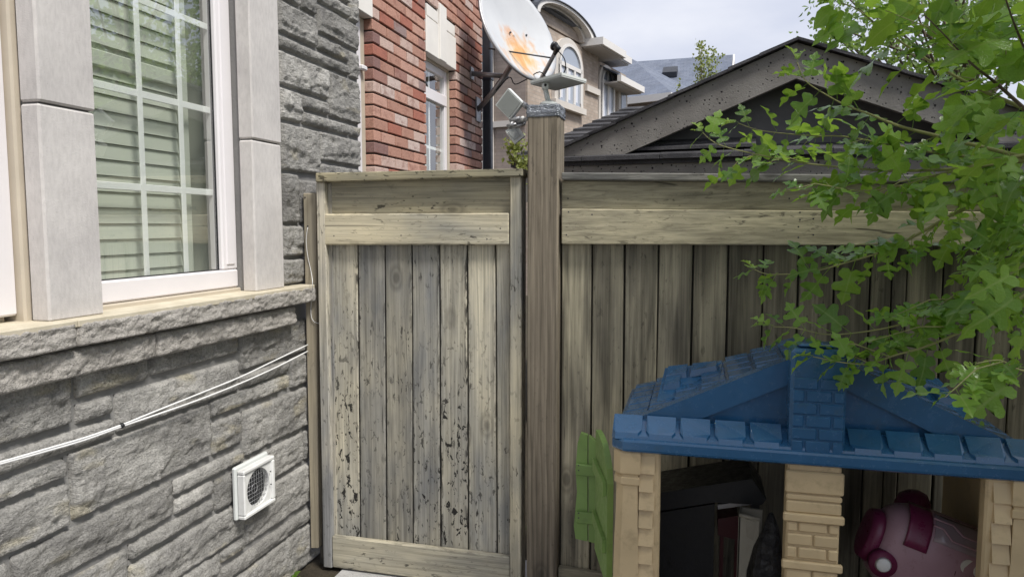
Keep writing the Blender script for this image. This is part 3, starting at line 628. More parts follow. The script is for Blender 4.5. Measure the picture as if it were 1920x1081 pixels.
for nm, pts, lab in (('cable', [(-40, 876), (0, 866), (80, 843), (159, 820), (228, 796), (290, 771), (370, 739), (451, 706), (520, 673), (577, 646)], 'upper thin white cable strung along the stone wall'),
                     ('cable', [(-40, 879), (0, 869), (80, 847), (159, 824), (228, 799), (290, 778), (370, 750), (451, 718), (520, 687), (577, 658)], 'lower thin white cable strung along the stone wall')):
    o = tube(nm, smoothpath([onX(x, y, XC) for x, y in pts]), .0032, 'cable_white', None, 8); tag(o, lab, 'cable', 'white cables on the stone wall')
cp = onX(228, 797, XC + .001); o = tube('cable_tie', [cp + V((0, -.004, -.002)), cp + V((0, .005, .001))], .0085, 'black_plastic', None, 10); tag(o, 'black tie holding the two white cables together', 'cable tie')
# ================================================================== gate, batten, post, fence
YG = 3.053; TH = V((0, 1, 0))
gate = thing('gate', 'weathered grey and beige board gate hung between stone wall and post', 'gate', onY(790, 1065, YG) * 1.0)
def gq(x0, yt0, x1, yt1, yb1, yb0, off=0, x0b=None, x1b=None):
    Y = YG + off; return [onY(x0, yt0, Y), onY(x1, yt1, Y), onY(x1b or x1, yb1, Y), onY(x0b or x0, yb0, Y)]
def tint(o, a, b=None, c=None, al=.25): o.color = (a, b or a, c or a, al); return o
zgb = .018
def down(q, z): q[2] = V((q[2].x, q[2].y, z)); q[3] = V((q[3].x, q[3].y, z)); return q
tint(hexa('cap', gq(591, 324, 980, 315.5, 330, 341.5, -.055), TH * .12, 'gate_h', gate, .004), .72, .70, .62, 1.0)
tint(hexa('stile', down(gq(592, 341, 608, 341, 1057, 1057, -.035, 606, 622), zgb), TH * .07, 'gate_v', gate, .004), 1.05)
tint(hexa('stile', down(gq(956, 330, 978, 330, 1075, 1075, -.035, 955, 977), zgb), TH * .085, 'gate_v', gate, .004), 1.1, 1.08, 1.0)
tint(hexa('stile', down(gq(608.5, 343, 621, 343, 1057, 1057, -.004, 622, 632), zgb), TH * .03, 'gate_v', gate, .002), .85)
tint(hexa('panel_board', gq(618, 341, 957, 332, 402, 404, 0), TH * .02, 'gate_h', gate, .002), .78, .77, .72)
tint(hexa('rail', gq(608, 401, 954, 399, 459, 459, -.034), TH * .036, 'gate_h', gate, .005), 1.12, 1.1, 1.05)
xs = [621, 670.5, 721.5, 772, 824, 876, 929, 958]; xb = [630, 676, 725, 774, 826, 878, 932, 958]
tn = [1.03, .74, .68, .86, .88, 1.12, 1.1]
for i in range(7):
    q = down(gq(xs[i] + 1.3, 440, xs[i + 1] - 1.3, 440, 1060, 1060, U(0, .006), xb[i] + 1.3, xb[i + 1] - 1.3), .05)
    t = tn[i]; tint(hexa('plank', q, TH * .019, 'gate_v', gate, .0035), t * (1 if t > 1 else .99), t, t * (.97 if t > 1 else 1.0), (1.0, .45, .45, .65, 1.0, .5, .15)[i])
zb1 = onY(800, 1025, YG - .03).z
tint(hexa('bottom_rail', [V((onY(622, 1010, YG - .03).x, YG - .03, zb1)), V((onY(956, 1010, YG - .03).x, YG - .03, zb1)), V((onY(956, 1010, YG - .03).x, YG - .03, zgb + .002)), V((onY(622, 1010, YG - .03).x, YG - .03, zgb + .002))], TH * .03, 'gate_h', gate, .005), .95)
tint(hexa('gap_shade_sheet', [onY(600, 350, YG + .03), onY(978, 350, YG + .03), onY(978, 1060, YG + .03), onY(600, 1060, YG + .03)], TH * .004, 'gate_v', gate, .001), .25)  # added dark sheet standing for the shade in the plank gaps
for px, py in ((626, 442), (752, 441), (913, 448), (900, 428), (938, 428)):
    p = onY(px, py, YG - .0345); tube('nail', [p, p + TH * .003], .0032, 'dark_metal', gate, 6)
# batten screwed to the house wall
Yb_ = YG - .005
bt_ = hexa('batten', [onY(568, 362, Yb_), onY(592, 362, Yb_), onY(597, 1027, Yb_), onY(583, 1027, Yb_)], TH * .05, 'batten_wood', None, .003); tag(bt_, 'narrow pale wooden batten fixed to stone wall beside gate', 'batten')
tint(bt_, 1.0)
for px, py in ((572, 370), (577, 424)):
    p = onY(px, py, Yb_ - .0005); o = tube('screw_hole', [p, p + TH * .003], .0035, 'black_plastic', bt_, 8); o.location = p - G[bt_.name]
wp = [(577, 426), (574, 450), (577, 480), (583, 508), (586, 530), (584, 560), (583, 588), (588, 602), (598, 606)]
o = tube('wire', smoothpath([onY(x, y, Yb_ - .006 - (.07 if 525 < y < 545 else 0)) for x, y in wp]), .0016, 'cable_white', None, 6); tag(o, 'loose thin white wire hanging down the batten', 'wire')
# post
YP = 2.99
px0 = onY(988, 640, YP).x; px1 = onY(1045, 640, YP).x; zpt = onY(1015, 200, YP).z
post = thing('fence_post', 'tall brown square timber post with taped top between gate and fence', 'post', (px0 + .07, YP + .07, 0))
pb = tint(box('post', (px0, YP, 0), (px1, YP + .14, zpt), 'post_wood', post, .006), 1.0)
zw = onY(1015, 217, YP).z
nwr = 44; rings = []
for j in range(9):
    z = zw - .004 + (zpt + .012 - zw) * j / 8; r = []
    for k in range(nwr):
        t = k / nwr * 4; s = int(t); f_ = t - s; cs = [(0, 0), (1, 0), (1, 1), (0, 1), (0, 0)]
        a = cs[s]; b = cs[s + 1]; u = a[0] + (b[0] - a[0]) * f_; v = a[1] + (b[1] - a[1]) * f_
        e = .003 + .003 * noise.noise(V((u * 5, v * 5, z * 30))) + (.002 if j in (3,) else 0)
        r.append(V((px0 - e + u * (px1 - px0 + 2 * e), YP - e + v * (.14 + 2 * e), z + .004 * noise.noise(V((u * 4, v * 4, 3))))))
    rings.append(r)
loft('tape_wrap', rings, 'tape', post)
# fence, five degrees off the gate's line
FT = math.radians(4.98); FX = V((math.cos(FT), -math.sin(FT), 0)); FN = V((math.sin(FT), math.cos(FT), 0)); FP0 = dep(1015, 640, 3.15)
def fq(x, y, off=0): return onP(x, y, FP0 + FN * off, FN)
fence = thing('fence', 'tall weathered board fence with wide top rail behind the playhouse', 'fence', (fq(1480, 900).x, fq(1480, 900).y, 0))
xs = [1051.5, 1110, 1171, 1235, 1300, 1366, 1432, 1498, 1566, 1634, 1675, 1704, 1772, 1838, 1905, 1973, 2042, 2112, 2184, 2258]
tn = [1.06, .82, .76, .78, .62, .42, .46, .50, .44, .42, .42, .46, .46, .45, .45, .45, .45, .45, .45]  # darker to the right: staining, and the tree's shade put into the tints
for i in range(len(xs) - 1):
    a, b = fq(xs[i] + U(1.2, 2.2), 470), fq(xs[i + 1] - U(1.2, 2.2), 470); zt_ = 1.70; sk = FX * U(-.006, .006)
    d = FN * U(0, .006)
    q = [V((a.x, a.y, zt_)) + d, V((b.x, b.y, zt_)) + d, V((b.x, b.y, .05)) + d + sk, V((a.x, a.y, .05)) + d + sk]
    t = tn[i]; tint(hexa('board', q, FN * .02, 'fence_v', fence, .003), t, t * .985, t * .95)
xe = 2258
def frail(name, yl, yr, bl, br, off, th, mat, t):
    f_ = lambda y0, y1, x, xr: y0 + (y1 - y0) * (x - 1052) / (xr - 1052)
    q = [fq(1052.5, yl, off), fq(xe, f_(yl, yr, xe, 1627), off), fq(xe, f_(bl, br, xe, 1627), off), fq(1052.5, bl, off)]
    return tint(hexa(name, q, FN * th, mat, fence, .004), *t)
frail('cap', 323, 327, 337, 341, -.05, .14, 'cap_wood', (1.25, 1.25, 1.25))
frail('top_board', 338, 342, 392, 396, -.012, .03, 'fence_h', (.80, .80, .78))
frail('rail', 391, 395, 457.5, 460, -.038, .036, 'fence_h', (1.08, 1.06, 1.0))
q = [fq(1046, 1062, -.03), fq(xe, 1062, -.03)]; z1_ = q[0].z
tint(hexa('bottom_rail', [q[0], V((q[1].x, q[1].y, z1_)), V((q[1].x, q[1].y, .03)), V((q[0].x, q[0].y, .03))], FN * .028, 'fence_h', fence, .004), .62)
a, b = fq(1052.5, 470, .028), fq(xe, 470, .028)
tint(hexa('gap_shade_sheet', [V((a.x, a.y, 1.7)), V((b.x, b.y, 1.7)), V((b.x, b.y, .05)), V((a.x, a.y, .05))], FN * .005, 'fence_v', fence, .001), .2)  # dark layer added behind the boards so their gaps look shaded
for px, py in ((1066, 397), (1062, 440), (1500, 398), (1497, 425), (1497, 445), (1500, 412), (1525, 410), (1525, 440), (1065, 372), (1480, 372), (1110, 402)):
    p = fq(px, py, -.0385 if py > 392 else -.0125); tube('nail', [p, p + FN * .003], .0034, 'dark_metal', fence, 6)

# ------------------------------------------------------------------ lamps on the post
sl = thing('solar_lamp', 'flat white solar lamp panel on bracket atop the taped post', 'solar lamp', (px0 + .08, YP + .07, zpt))
c0 = dep(1047, 157.5, 3.07); hd = .120
ax = (Rt * 1.0 + Fh * .05 + Zv * .035).normalized(); ay = (Fh - Zv * .06).normalized(); ay = (ay - ax * ay.dot(ax)).normalized(); az_ = ax.cross(ay)
cs = [c0 + ax * hd, c0 + ay * hd, c0 - ax * hd, c0 - ay * hd]
prism('housing', [c0 + (p - c0) * .985 for p in cs], az_ * .006, 'panel_under', sl); prism('rim', [p + az_ * .0065 for p in cs], az_ * .010, 'lamp_body', sl)
bp = V((px0 + .078, YP + .06, zpt + .012))
tube('base', [bp + V((0, 0, -.002)), bp + V((0, 0, .012)), bp + V((0, 0, .02))], [.04, .036, .018], 'lamp_body', sl, 16)
kn_ = dep(1022, 162, 3.06); tube('arm', [bp + V((0, 0, .012)), kn_ + V((0, 0, -.01))], .011, 'lamp_body', sl, 10)
tube('joint', [kn_ - Rt * .014 - Fh * .012, kn_ + Rt * .014 - Fh * .012], .016, 'lamp_body', sl, 14); tube('knob', [kn_ - Fh * .028, kn_ - Fh * .012], .006, 'black_plastic', sl, 8)
fl = thing('flood_lamp', 'silver square flood lamp turned on its corner beside the post', 'flood lamp', dep(957, 222, 3.16))
c0 = dep(954, 195, 3.16); n_ = (-Fh * .86 - Rt * .42 - Zv * .10).normalized(); e1 = (Rt * .72 + Zv * .72 - Fh * .1); e1 = (e1 - n_ * e1.dot(n_)).normalized(); e2 = n_.cross(e1); h_ = .047
def sq(c, h): return [c + e1 * h + e2 * h, c - e1 * h + e2 * h, c - e1 * h - e2 * h, c + e1 * h - e2 * h]
prism('housing', sq(c0, h_), -n_ * .026, 'lamp_body', fl); prism('lens', sq(c0 + n_ * .0015, h_ * .86), n_ * .002, 'lamp_face', fl)
loft('heat_sink', [sq(c0 - n_ * .027, h_ * .8), sq(c0 - n_ * .05, h_ * .5)], 'grey_metal', fl, False)
m1 = dep(968, 229, 3.16); tube('bracket', smoothpath([c0 - n_ * .03 - Zv * .03, m1, dep(978, 226, 3.12), dep(990, 222, 3.05)]), .009, 'grey_metal', fl, 8)
for a, b, r in (((956, 226), (975, 221), .008), ((951, 236), (968, 233), .007), ((980, 195), (988, 200), .012), ((972, 236), (985, 228), .007)): tube('clamp', [dep(*a, 3.15), dep(*b, 3.13)], r, 'grey_metal', fl, 8)
tube('sensor_eye', [dep(980, 222, 3.10), dep(980, 222, 3.08)], .010, 'white_plastic', fl, 12)
bx = thing('sensor_box', 'small grey box tilted under the square flood lamp', 'sensor box', dep(970, 262, 3.15))
c0 = dep(966, 250, 3.15); e1 = (Rt * .80 + Zv * .6).normalized(); e2 = (Zv * .80 - Rt * .6).normalized(); n_ = -Fh
def rc_(c, a, b): return [c + e1 * a + e2 * b, c - e1 * a + e2 * b, c - e1 * a - e2 * b, c + e1 * a - e2 * b]
prism('case', rc_(c0, .028, .034), -n_ * .05, 'lamp_body', bx); prism('cover', rc_(c0 - e1 * .004 + n_ * .001, .017, .022), n_ * .004, 'lamp_face', bx)
tube('hinge', [c0 + e2 * .036 - e1 * .01, c0 + e2 * .045 + e1 * .02], .009, 'grey_metal', bx, 8); tube('stem', [c0 + e2 * .03, dep(985, 232, 3.12)], .006, 'grey_metal', bx, 6)

# ------------------------------------------------------------------ satellite dish
dish = thing('satellite_dish', 'large grey satellite dish with orange rust stains on brick wall', 'satellite dish', dep(955, 140, 5.75))
cd0 = dep(974, 57, 5.7); nd = (Rt * .70 + UP * .305 - FW * .645).normalized()
e1 = (Rt * .40 - UP * .917); e1 = (e1 - nd * e1.dot(nd)).normalized() * -1; e0 = e1.cross(nd)     # e1 points to the dish's top
R_ = .425; nr, na = 14, 56; vs, fs = [], []
for i in range(nr + 1):
    r = R_ * i / nr
    for k in range(na):
        a = 2 * math.pi * k / na; p = e0 * math.cos(a) * r * (.97) + e1 * math.sin(a) * r; vs.append((cd0 + p + nd * (.075 * (r / R_) ** 2 - .075)))
for i in range(nr):
    for k in range(na): fs.append([i * na + k, i * na + (k + 1) % na, (i + 1) * na + (k + 1) % na, (i + 1) * na + k])
Mx = Matrix((e0, e1, nd)).transposed()
rf_ = mk('reflector', [Mx.inverted() @ (v - cd0) for v in vs], fs, 'dish', None, True, origin=(0, 0, 0)); rf_.parent = dish; rf_.rotation_euler = Mx.to_euler(); rf_.location = cd0 - G[dish.name]; G[rf_.name] = cd0
md = rf_.modifiers.new('th', 'SOLIDIFY'); md.thickness = .006; md.offset = -1
tube('rim', [cd0 + e0 * math.cos(2 * math.pi * k / 56) * R_ * .975 + e1 * math.sin(2 * math.pi * k / 56) * R_ * 1.005 - nd * .006 for k in range(57)], .012, 'grey_metal', dish, 8)
botp = cd0 - e1 * R_ * 1.0 - nd * .01; lnb = dep(1046, 90, 5.42)
tube('feed_arm', [botp - nd * .05, botp + e1 * .0, botp.lerp(lnb, .92)], .016, 'grey_metal', dish, 8)
tube('feed_horn', [lnb - (lnb - botp).normalized() * .06, lnb, lnb + (cd0 - lnb).normalized() * .035], [.016, .026, .030], 'black_plastic', dish, 12); tube('feed_cap', [lnb + (cd0 - lnb).normalized() * .034, lnb + (cd0 - lnb).normalized() * .05], .034, 'dark_metal', dish, 14)
rl = dep(916, 91, 5.62); tube('stay_rod', [rl, botp.lerp(lnb, .70)], .006, 'dark_metal', dish, 6)
for px, py in ((956, 62), (986, 67)): p = onP(px, py, cd0 - nd * .06, nd); tube('bolt', [p, p + nd * .012], .008, 'dark_metal', dish, 8)
cb = cd0 - nd * .09 - e1 * .12
tube('back_mount', [cb, cd0 - nd * .18 - e1 * .16], .05, 'grey_metal', dish, 10)
wA = onX(884, 138, XB + .002); wB = onX(896, 206, XB + .002); jn = dep(946, 143, 5.85)
tube('wall_arm', [wA, jn], .020, 'grey_metal', dish, 6); tube('wall_arm', [wB, dep(925, 172, 5.8), jn, cd0 - nd * .17 - e1 * .18], .022, 'grey_metal', dish, 6); tube('wall_arm', [dep(922, 180, 5.9), jn + V((0, .1, .02))], .012, 'grey_metal', dish, 6)
box('wall_plate', (XB - .001, wB.y - .06, wB.z - .10), (XB + .012, wB.y + .06, wB.z + .10), 'grey_metal', dish, .003); box('wall_plate', (XB - .001, wA.y - .04, wA.z - .05), (XB + .012, wA.y + .04, wA.z + .05), 'grey_metal', dish, .003)
tube('cable', smoothpath([lnb - V((0, 0, .02)), dep(1058, 110, 5.42), dep(1060, 130, 5.45), dep(1050, 144, 5.5), dep(1030, 150, 5.55), dep(1012, 135, 5.6), dep(985, 150, 5.75), dep(965, 158, 5.75), dep(955, 145, 5.8), dep(930, 170, 5.8)]), .0045, 'black_plastic', dish, 6)
# ================================================================== shed behind the fence (parallel to the fence)
SP0 = dep(1300, 250, 5.2)
SP0 = V((SP0.x, SP0.y, 0))
def spx(x, y, off=0): p = onP(x, y, SP0 + FN * off, FN); return (p - SP0).dot(FX), p.z
def sw_(s, z, n=0): return SP0 + FX * s + FN * n + Zv * z
shed = thing('shed', 'dark grey stuccoed shed with low gable and black shingle roof beyond fence', 'shed', sw_(0.6, 0, 1))
sA, zA = spx(1495, 80); sL, zL = spx(1060, 279); pit = (zA - zL) / (sA - sL); zA2 = spx(1495, 147)[1]; rb = zA - zA2
hw = sA - sL + .16
def rk(sgn, d0, d1, ext=0): # rake band between vertical offsets d0, d1 below the top line
    e = hw + ext; return [sw_(sA, zA - d0), sw_(sA + sgn * e, zA - d0 - pit * e), sw_(sA + sgn * e, zA - d1 - pit * e), sw_(sA, zA - d1)]
for sg in (-1, 1):
    pl = rk(sg, 0, rb)
    cut = zL - .055
    # trim the foot of the rake level
    e = hw; s_t = sA + sg * e; zt_ = zA - pit * e; e2 = (zA - rb - cut) / pit
    prism('rake_board', [sw_(sA, zA), sw_(s_t, max(zt_, cut + .01)), sw_(s_t, cut), sw_(sA + sg * e2, cut), sw_(sA, zA - rb)], FN * .06, 'stucco', shed)
    for k in range(9):
        a0, a1 = k / 9, (k + 1) / 9 + .02; ee = hw + .06; zz0 = zA + .004 - pit * ee * a0; zz1 = zA + .004 - pit * ee * a1; dz = U(0, .008)
        prism('shingle_course', [sw_(sA + sg * ee * a0, zz0 + dz, -.045), sw_(sA + sg * ee * a1, zz1 + .005 + dz, -.045 + U(-.01, .01)), sw_(sA + sg * ee * a1, zz1 + .028 + dz, -.045), sw_(sA + sg * ee * a0, zz0 + .02 + dz, -.045)], FN * 2.2, 'shingle', shed)
zp1 = spx(1300, 273)[1]; zp0 = spx(1300, 290)[1]; zf1 = spx(1300, 296)[1]
prism('gable_panel', [sw_(sA - hw, zp0, .22), sw_(sA + hw, zp0, .22), sw_(sA + hw * .9, zL, .22), sw_(sA, zA - .05, .22), sw_(sA - hw * .9, zL, .22)], FN * .04, 'shed_panel', shed)
n_l = 14; le, re = spx(1056, 290)[0] - .42, sA + hw + .2
for k in range(7):   # shingled ledge under the gable
    a, b = le + (re - le) * k / 7, le + (re - le) * (k + 1) / 7
    prism('ledge_shingle', [sw_(a, zp1 + .01, .2), sw_(a, zp0 + U(-.004, .012), -.05), sw_(a, zp0 - .024, -.05), sw_(a, zp0 - .01, .2)], FX * (b - a - .004), 'shingle', shed)
prism('ledge_shingle', [sw_(le, zp0 - .012, -.01), sw_(re, zp0 - .012, -.01), sw_(re, zp0 - .055, -.012), sw_(le, zp0 - .055, -.012)], FN * .1, 'shingle', shed)
prism('fascia', [sw_(le + .03, zf1 - .012, .004), sw_(re - .03, zf1 - .012, .004), sw_(re - .03, zf1 - .30, .004), sw_(le + .03, zf1 - .30, .004)], FN * .05, 'stucco', shed)
prism('wall', [sw_(le + .2, zf1 - .02, .2), sw_(re - .2, zf1 - .02, .2), sw_(re - .2, 0, .2), sw_(le + .2, 0, .2)], FN * 2.2, 'shed_panel', shed)
# hip slope of the main roof seen left of the gable, in courses
hs0 = spx(975, 285)[0]; zr0 = zL - .03
top_s, top_z = (sA - 1.55), None
nrow = 11; run = 1.15; rise = .50
for k in range(nrow):
    a, b = k / nrow, (k + 1.25) / nrow
    l0 = hs0 + .62 * a; jz = U(-.006, .006)
    prism('shingle_course', [sw_(l0, zr0 + rise * a + .02 + jz, .02 + run * a), sw_(sA - .25, zr0 + rise * a + .02 + U(-.012, .012), .02 + run * a), sw_(sA - .25, zr0 + rise * b, .02 + run * b), sw_(l0 + .05, zr0 + rise * b, .02 + run * b)], Zv * -.022, 'shingle', shed)

# ================================================================== beige brick house farther off
AH = math.radians(14); ES = V((math.sin(AH), math.cos(AH), 0)); EN = V((math.cos(AH), -math.sin(AH), 0)); HC = dep(989, 200, 17); HC = V((HC.x, HC.y, 0))
def bpx(x, y, n=0): p = onP(x, y, HC + EN * n, EN); return (p - HC).dot(ES), p.z
def bw_(s, z, n=0): return HC + ES * s + EN * n + Zv * z
bh = thing('brick_house', 'beige brick house with arched windows and curved eyebrow roof', 'house', bw_(4, 0, -3))
sE = bpx(1183, 190)[0]; zE = bpx(1126, 88, .5)[1]
def bbox(name, s0, s1, n0, n1, z0, z1, mat, parent=bh): return prism(name, [bw_(s0, z0, n0), bw_(s1, z0, n0), bw_(s1, z0, n1), bw_(s0, z0, n1)], Zv * (z1 - z0), mat, parent)
sM = bpx(1121, 190)[0]; zTop = bpx(1060, 10, .0)[1]
bbox('wall', 0, sM, -7, 0, 0, zE + .05, 'beige_brick'); bbox('wall', sM + .001, sE, -7, -.18, 0, zE + .02, 'beige_brick')
prism('side_wall', [bw_(-.03, 0, -6.9), bw_(-.03, 0, -.03), bw_(-.03, zE + .05, -.03), bw_(-.03, zE + .05, -6.9)], ES * .02, 'beige_brick_shaded', bh)
def arch_pts(s0, s1, zb, zs, n, seg=14, k=1.0):
    c = (s0 + s1) / 2; r = (s1 - s0) / 2
    return [bw_(s0, zb, n)] + [bw_(c - r * math.cos(math.pi * i / seg), zs + r * k * math.sin(math.pi * i / seg), n) for i in range(seg + 1)] + [bw_(s1, zb, n)]
def arch_window(x0, x1, ytop, ybot, n=0, mull=2, k=.8):
    ym = (ytop + ybot) / 2; s0, _ = bpx(x0, ym, n); s1, _ = bpx(x1, ym, n); zb = bpx((x0 + x1) / 2, ybot, n)[1]; zt_ = bpx((x0 + x1) / 2, ytop, n)[1]
    r = (s1 - s0) / 2; zs = zt_ - r * k; d = r * .26
    wd = prism('window', arch_pts(s0 - d, s1 + d, zb, zs, n + .005, k=k), EN * .09, 'far_stone', bh)
    prism('pane', arch_pts(s0, s1, zb + .02, zs, n + .10, k=k), EN * .004, 'far_glass', wd)
    o_, i_ = arch_pts(s0, s1, zb + .02, zs, n + .105, k=k), arch_pts(s0 + .09, s1 - .09, zb + .10, zs, n + .105, k=k); nn = len(o_)
    fixn(mk('frame', o_ + i_ + [p + EN * .04 for p in o_ + i_], [[a, a + 1, nn + a + 1, nn + a] for a in range(nn - 1)] + [[2 * nn + a, 2 * nn + a + 1, 3 * nn + a + 1, 3 * nn + a] for a in range(nn - 1)] + [[nn + a, nn + a + 1, 3 * nn + a + 1, 3 * nn + a] for a in range(nn - 1)], 'far_white', wd))
    for j in range(1, mull):
        s = s0 + (s1 - s0) * j / mull; bbox('mullion', s - .05, s + .05, n + .106, n + .14, zb + .02, zs + (.0 if mull > 2 else r * k * .9), 'far_white', wd)
    bbox('transom', s0 + .02, s1 - .02, n + .107, n + .145, zs - .05, zs + .05, 'far_white', wd)
    for j in range(mull):
        a = s0 + (s1 - s0) * j / mull + .13; b = s0 + (s1 - s0) * (j + 1) / mull - .22; bbox('curtain', a, b, n + .1045, n + .1055, zb + .1, zs - .06, 'far_curtain', wd)
    bbox('sill', s0 - d * 1.4, s1 + d * 1.4, n, n + .16, zb - .16, zb, 'far_stone', wd)
    return s0, s1, zs, zb
a = arch_window(1040, 1083, 84, 196, 0, 3); arch_window(1121, 1145, 130, 232, -.18, 2)
s0, z0 = bpx(1160, 195, -.18); s1, _ = bpx(1168, 195, -.18); wd = bbox('window', s0 - .2, s1 + .2, -.18, -.1, bpx(1164, 218, -.18)[1], bpx(1164, 166, -.18)[1], 'far_stone'); bbox('pane', s0, s1, -.0995, -.08, bpx(1164, 212, -.18)[1], bpx(1164, 172, -.18)[1], 'far_glass', wd)
bbox('belt_course', a[1] + .5, sM, .001, .08, a[3] + .55, a[3] + .72, 'far_stone')
# eaves
sA_, zA_ = bpx(1127, 90, .55); sB_, zB_ = bpx(1165, 111, .55)
bbox('eave', sA_, sB_ + .2, -.5, .55, zE, zE + .05, 'soffit'); bbox('gutter', sA_ - .02, sB_ + .22, .50, .62, zE + .03, zE + .22, 'far_white'); bbox('gutter', sA_ - .06, sA_ + .03, -.2, .63, zE + .031, zE + .221, 'far_white')
sC_, zC_ = bpx(1122, 71, .2); sD_, zD_ = bpx(1184, 110, .2); zm = (zC_ + zD_) / 2
bbox('gutter', sC_ - .1, sD_, .1, .22, zm - .18, zm, 'far_white'); bbox('eave', sC_ - .1, sD_, -3, .1, zm - .22, zm - .17, 'soffit')
sF_, zF_ = bpx(1163, 141, .45); sG_, zG_ = bpx(1207, 165, .45); zm2 = (zF_ + zG_) / 2
bbox('gutter', sF_, sG_, .36, .48, zm2 - .16, zm2 + .02, 'far_white'); bbox('eave', sF_, sG_, -.5, .36, zm2 - .19, zm2 - .15, 'soffit'); bbox('wall', sE + .001, sG_ - .5, -5, -.3, 0, zm2 - .195, 'beige_brick')
prism('lower_roof', [bw_(sF_, zm2 + .021, .4), bw_(sG_, zm2 + .021, .4), bw_(sG_, zm2 + 1.2, -2), bw_(sF_, zm2 + 1.2, -2)], Zv * .05, 'far_shingle', bh)
# main hip roof
e0, e1 = -.5, sD_ - .05; zr = zm + 2.6
rv = [bw_(e0, zm + .01, .15), bw_(e1, zm + .01, .15), bw_(e1, zm + .01, -7.5), bw_(e0, zm + .01, -7.5), bw_(e0 + 3.4, zr, -3.6), bw_(e1 - 3.4, zr, -3.6)]
fixn(mk('roof', rv, [[0, 1, 5, 4], [1, 2, 5], [2, 3, 4, 5], [3, 0, 4], [3, 2, 1, 0]], 'far_shingle', bh))
# curved eyebrow over the first arched window
sc0 = (a[0] + a[1]) / 2; nO = .3; sc0 = bpx(1066, 50, nO)[0]; sR, zR = bpx(1117, 84, nO); zTopE = bpx(1066, 13, nO)[1]; rR = sR - sc0; kE = (zTopE - zR) / rR
def arcb(r0, r1, n0, n1, z, mat, name, kk=kE):
    sg = 20; P = []
    for i in range(sg + 1):
        t = math.pi * i / sg
        for r, n_ in ((r0, n0), (r1, n0), (r1, n1), (r0, n1)): P.append(bw_(sc0 - r * math.cos(t), z + r * kk * math.sin(t), n_))
    F_ = [[0, 1, 2, 3], [sg * 4 + 3, sg * 4 + 2, sg * 4 + 1, sg * 4]]
    for i in range(sg):
        for j in range(4): F_.append([i * 4 + j, i * 4 + (j + 1) % 4, i * 4 + 4 + (j + 1) % 4, i * 4 + 4 + j])
    return fixn(mk(name, P, F_, mat, bh))
arcb(rR - .22, rR, .0, nO, zR, 'far_white', 'eyebrow_fascia'); arcb(rR + .003, rR + .07, -.3, nO + .04, zR, 'dark_metal', 'eyebrow_roof'); arcb(rR - .42, rR - .223, -.02, .12, zR, 'far_stone', 'arch_band')
prism('arch_wall', [bw_(sc0 - (rR - .1) * math.cos(math.pi * i / 20), zR + (rR - .1) * kE * math.sin(math.pi * i / 20), -.4) for i in range(21)], EN * .39, 'beige_brick', bh)
# trim on the shaded side wall: window and belt, seen between downspout and post
def cpx(x, y): p = onP(x, y, HC - ES * .05, ES); return (p - HC).dot(EN), p.z
n0, z0 = cpx(922, 190); n1, z1 = cpx(930, 300); tw = prism('corner_trim', [bw_(-.05, 0, n0 - .3), bw_(-.05, 0, cpx(926, 200)[0]), bw_(-.05, zE, cpx(926, 200)[0]), bw_(-.05, zE, n0 - .3)], ES * -.06, 'far_stone', bh)
n2, z2 = cpx(928, 230); n3, z3 = cpx(985, 245); prism('belt_course', [bw_(-.05, z2 - .12, n2 - .5), bw_(-.05, z2 - .12, -.02), bw_(-.05, z2 + .02, -.02), bw_(-.05, z2 + .02, n2 - .5)], ES * -.06, 'far_stone', bh)

# ================================================================== far house with blue-grey roof
D2 = 34.0
fh = thing('far_house', 'distant house with blue-grey hipped roof and white gutter', 'house', V((dep(1270, 300, D2).x, dep(1270, 300, D2).y, 0)))
r0, r1 = dep(1195, 118, D2 + 4), dep(1374, 100, D2 + 2.5); zr = .5 * (r0.z + r1.z); ax = (r1 - r0); ax.z = 0; ax.normalize(); fr = V((ax.y, -ax.x, 0))
r0 = V((r0.x, r0.y, zr)) - ax * 3; r1 = V((r1.x, r1.y, zr)); ez = zr - 3.1; rn = 4.2
rv = [r0, r1, r1 + fr * rn + Zv * (ez - zr), r0 + fr * rn + Zv * (ez - zr), r1 - fr * rn + Zv * (ez - zr), r0 - fr * rn + Zv * (ez - zr)]
fixn(mk('roof', rv + [v - Zv * .12 for v in rv], [[0, 1, 2, 3], [1, 0, 5, 4], [6, 9, 8, 7], [7, 10, 11, 6], [1, 2, 8, 7], [1, 7, 10, 4], [3, 2, 8, 9], [4, 5, 11, 10], [0, 3, 9, 6], [0, 6, 11, 5]], 'far_shingle', fh))
g1 = r1 - ax * .25 - Zv * .12
prism('gable_wall', [g1 - Zv * .1, g1 + fr * (rn - .5) + Zv * (ez - zr), V((g1.x, g1.y, 0)) + fr * (rn - .5), V((g1.x, g1.y, 0)) - fr * (rn - .5), g1 - fr * (rn - .5) + Zv * (ez - zr)], -ax * 12, 'beige_brick', fh)
for sg in (1, -1): prism('rake_trim', [r1 + ax * .02 + Zv * .02, r1 + ax * .02 + fr * sg * rn + Zv * (ez - zr), r1 + ax * .02 + fr * sg * rn + Zv * (ez - zr - .28), r1 + ax * .02 - Zv * .3], ax * .08, 'far_white', fh)
vp = r1 + fr * 1.55 - ax * 7.9 + Zv * (-1.55 * 3.1 / rn + .0); vb = dep(1256, 124, D2 + 1.8); tvec = fr * rn + Zv * (ez - zr); tvec.normalize(); nv_ = ax.cross(tvec); nv_ = nv_ if nv_.z > 0 else -nv_
vb = vb - nv_ * ((vb - r1).dot(nv_)); prism('roof_vent', [vb - ax * .35 - tvec * .3, vb + ax * .35 - tvec * .3, vb + ax * .35 + tvec * .3, vb - ax * .35 + tvec * .3], nv_ * .3, 'dark_metal', fh)
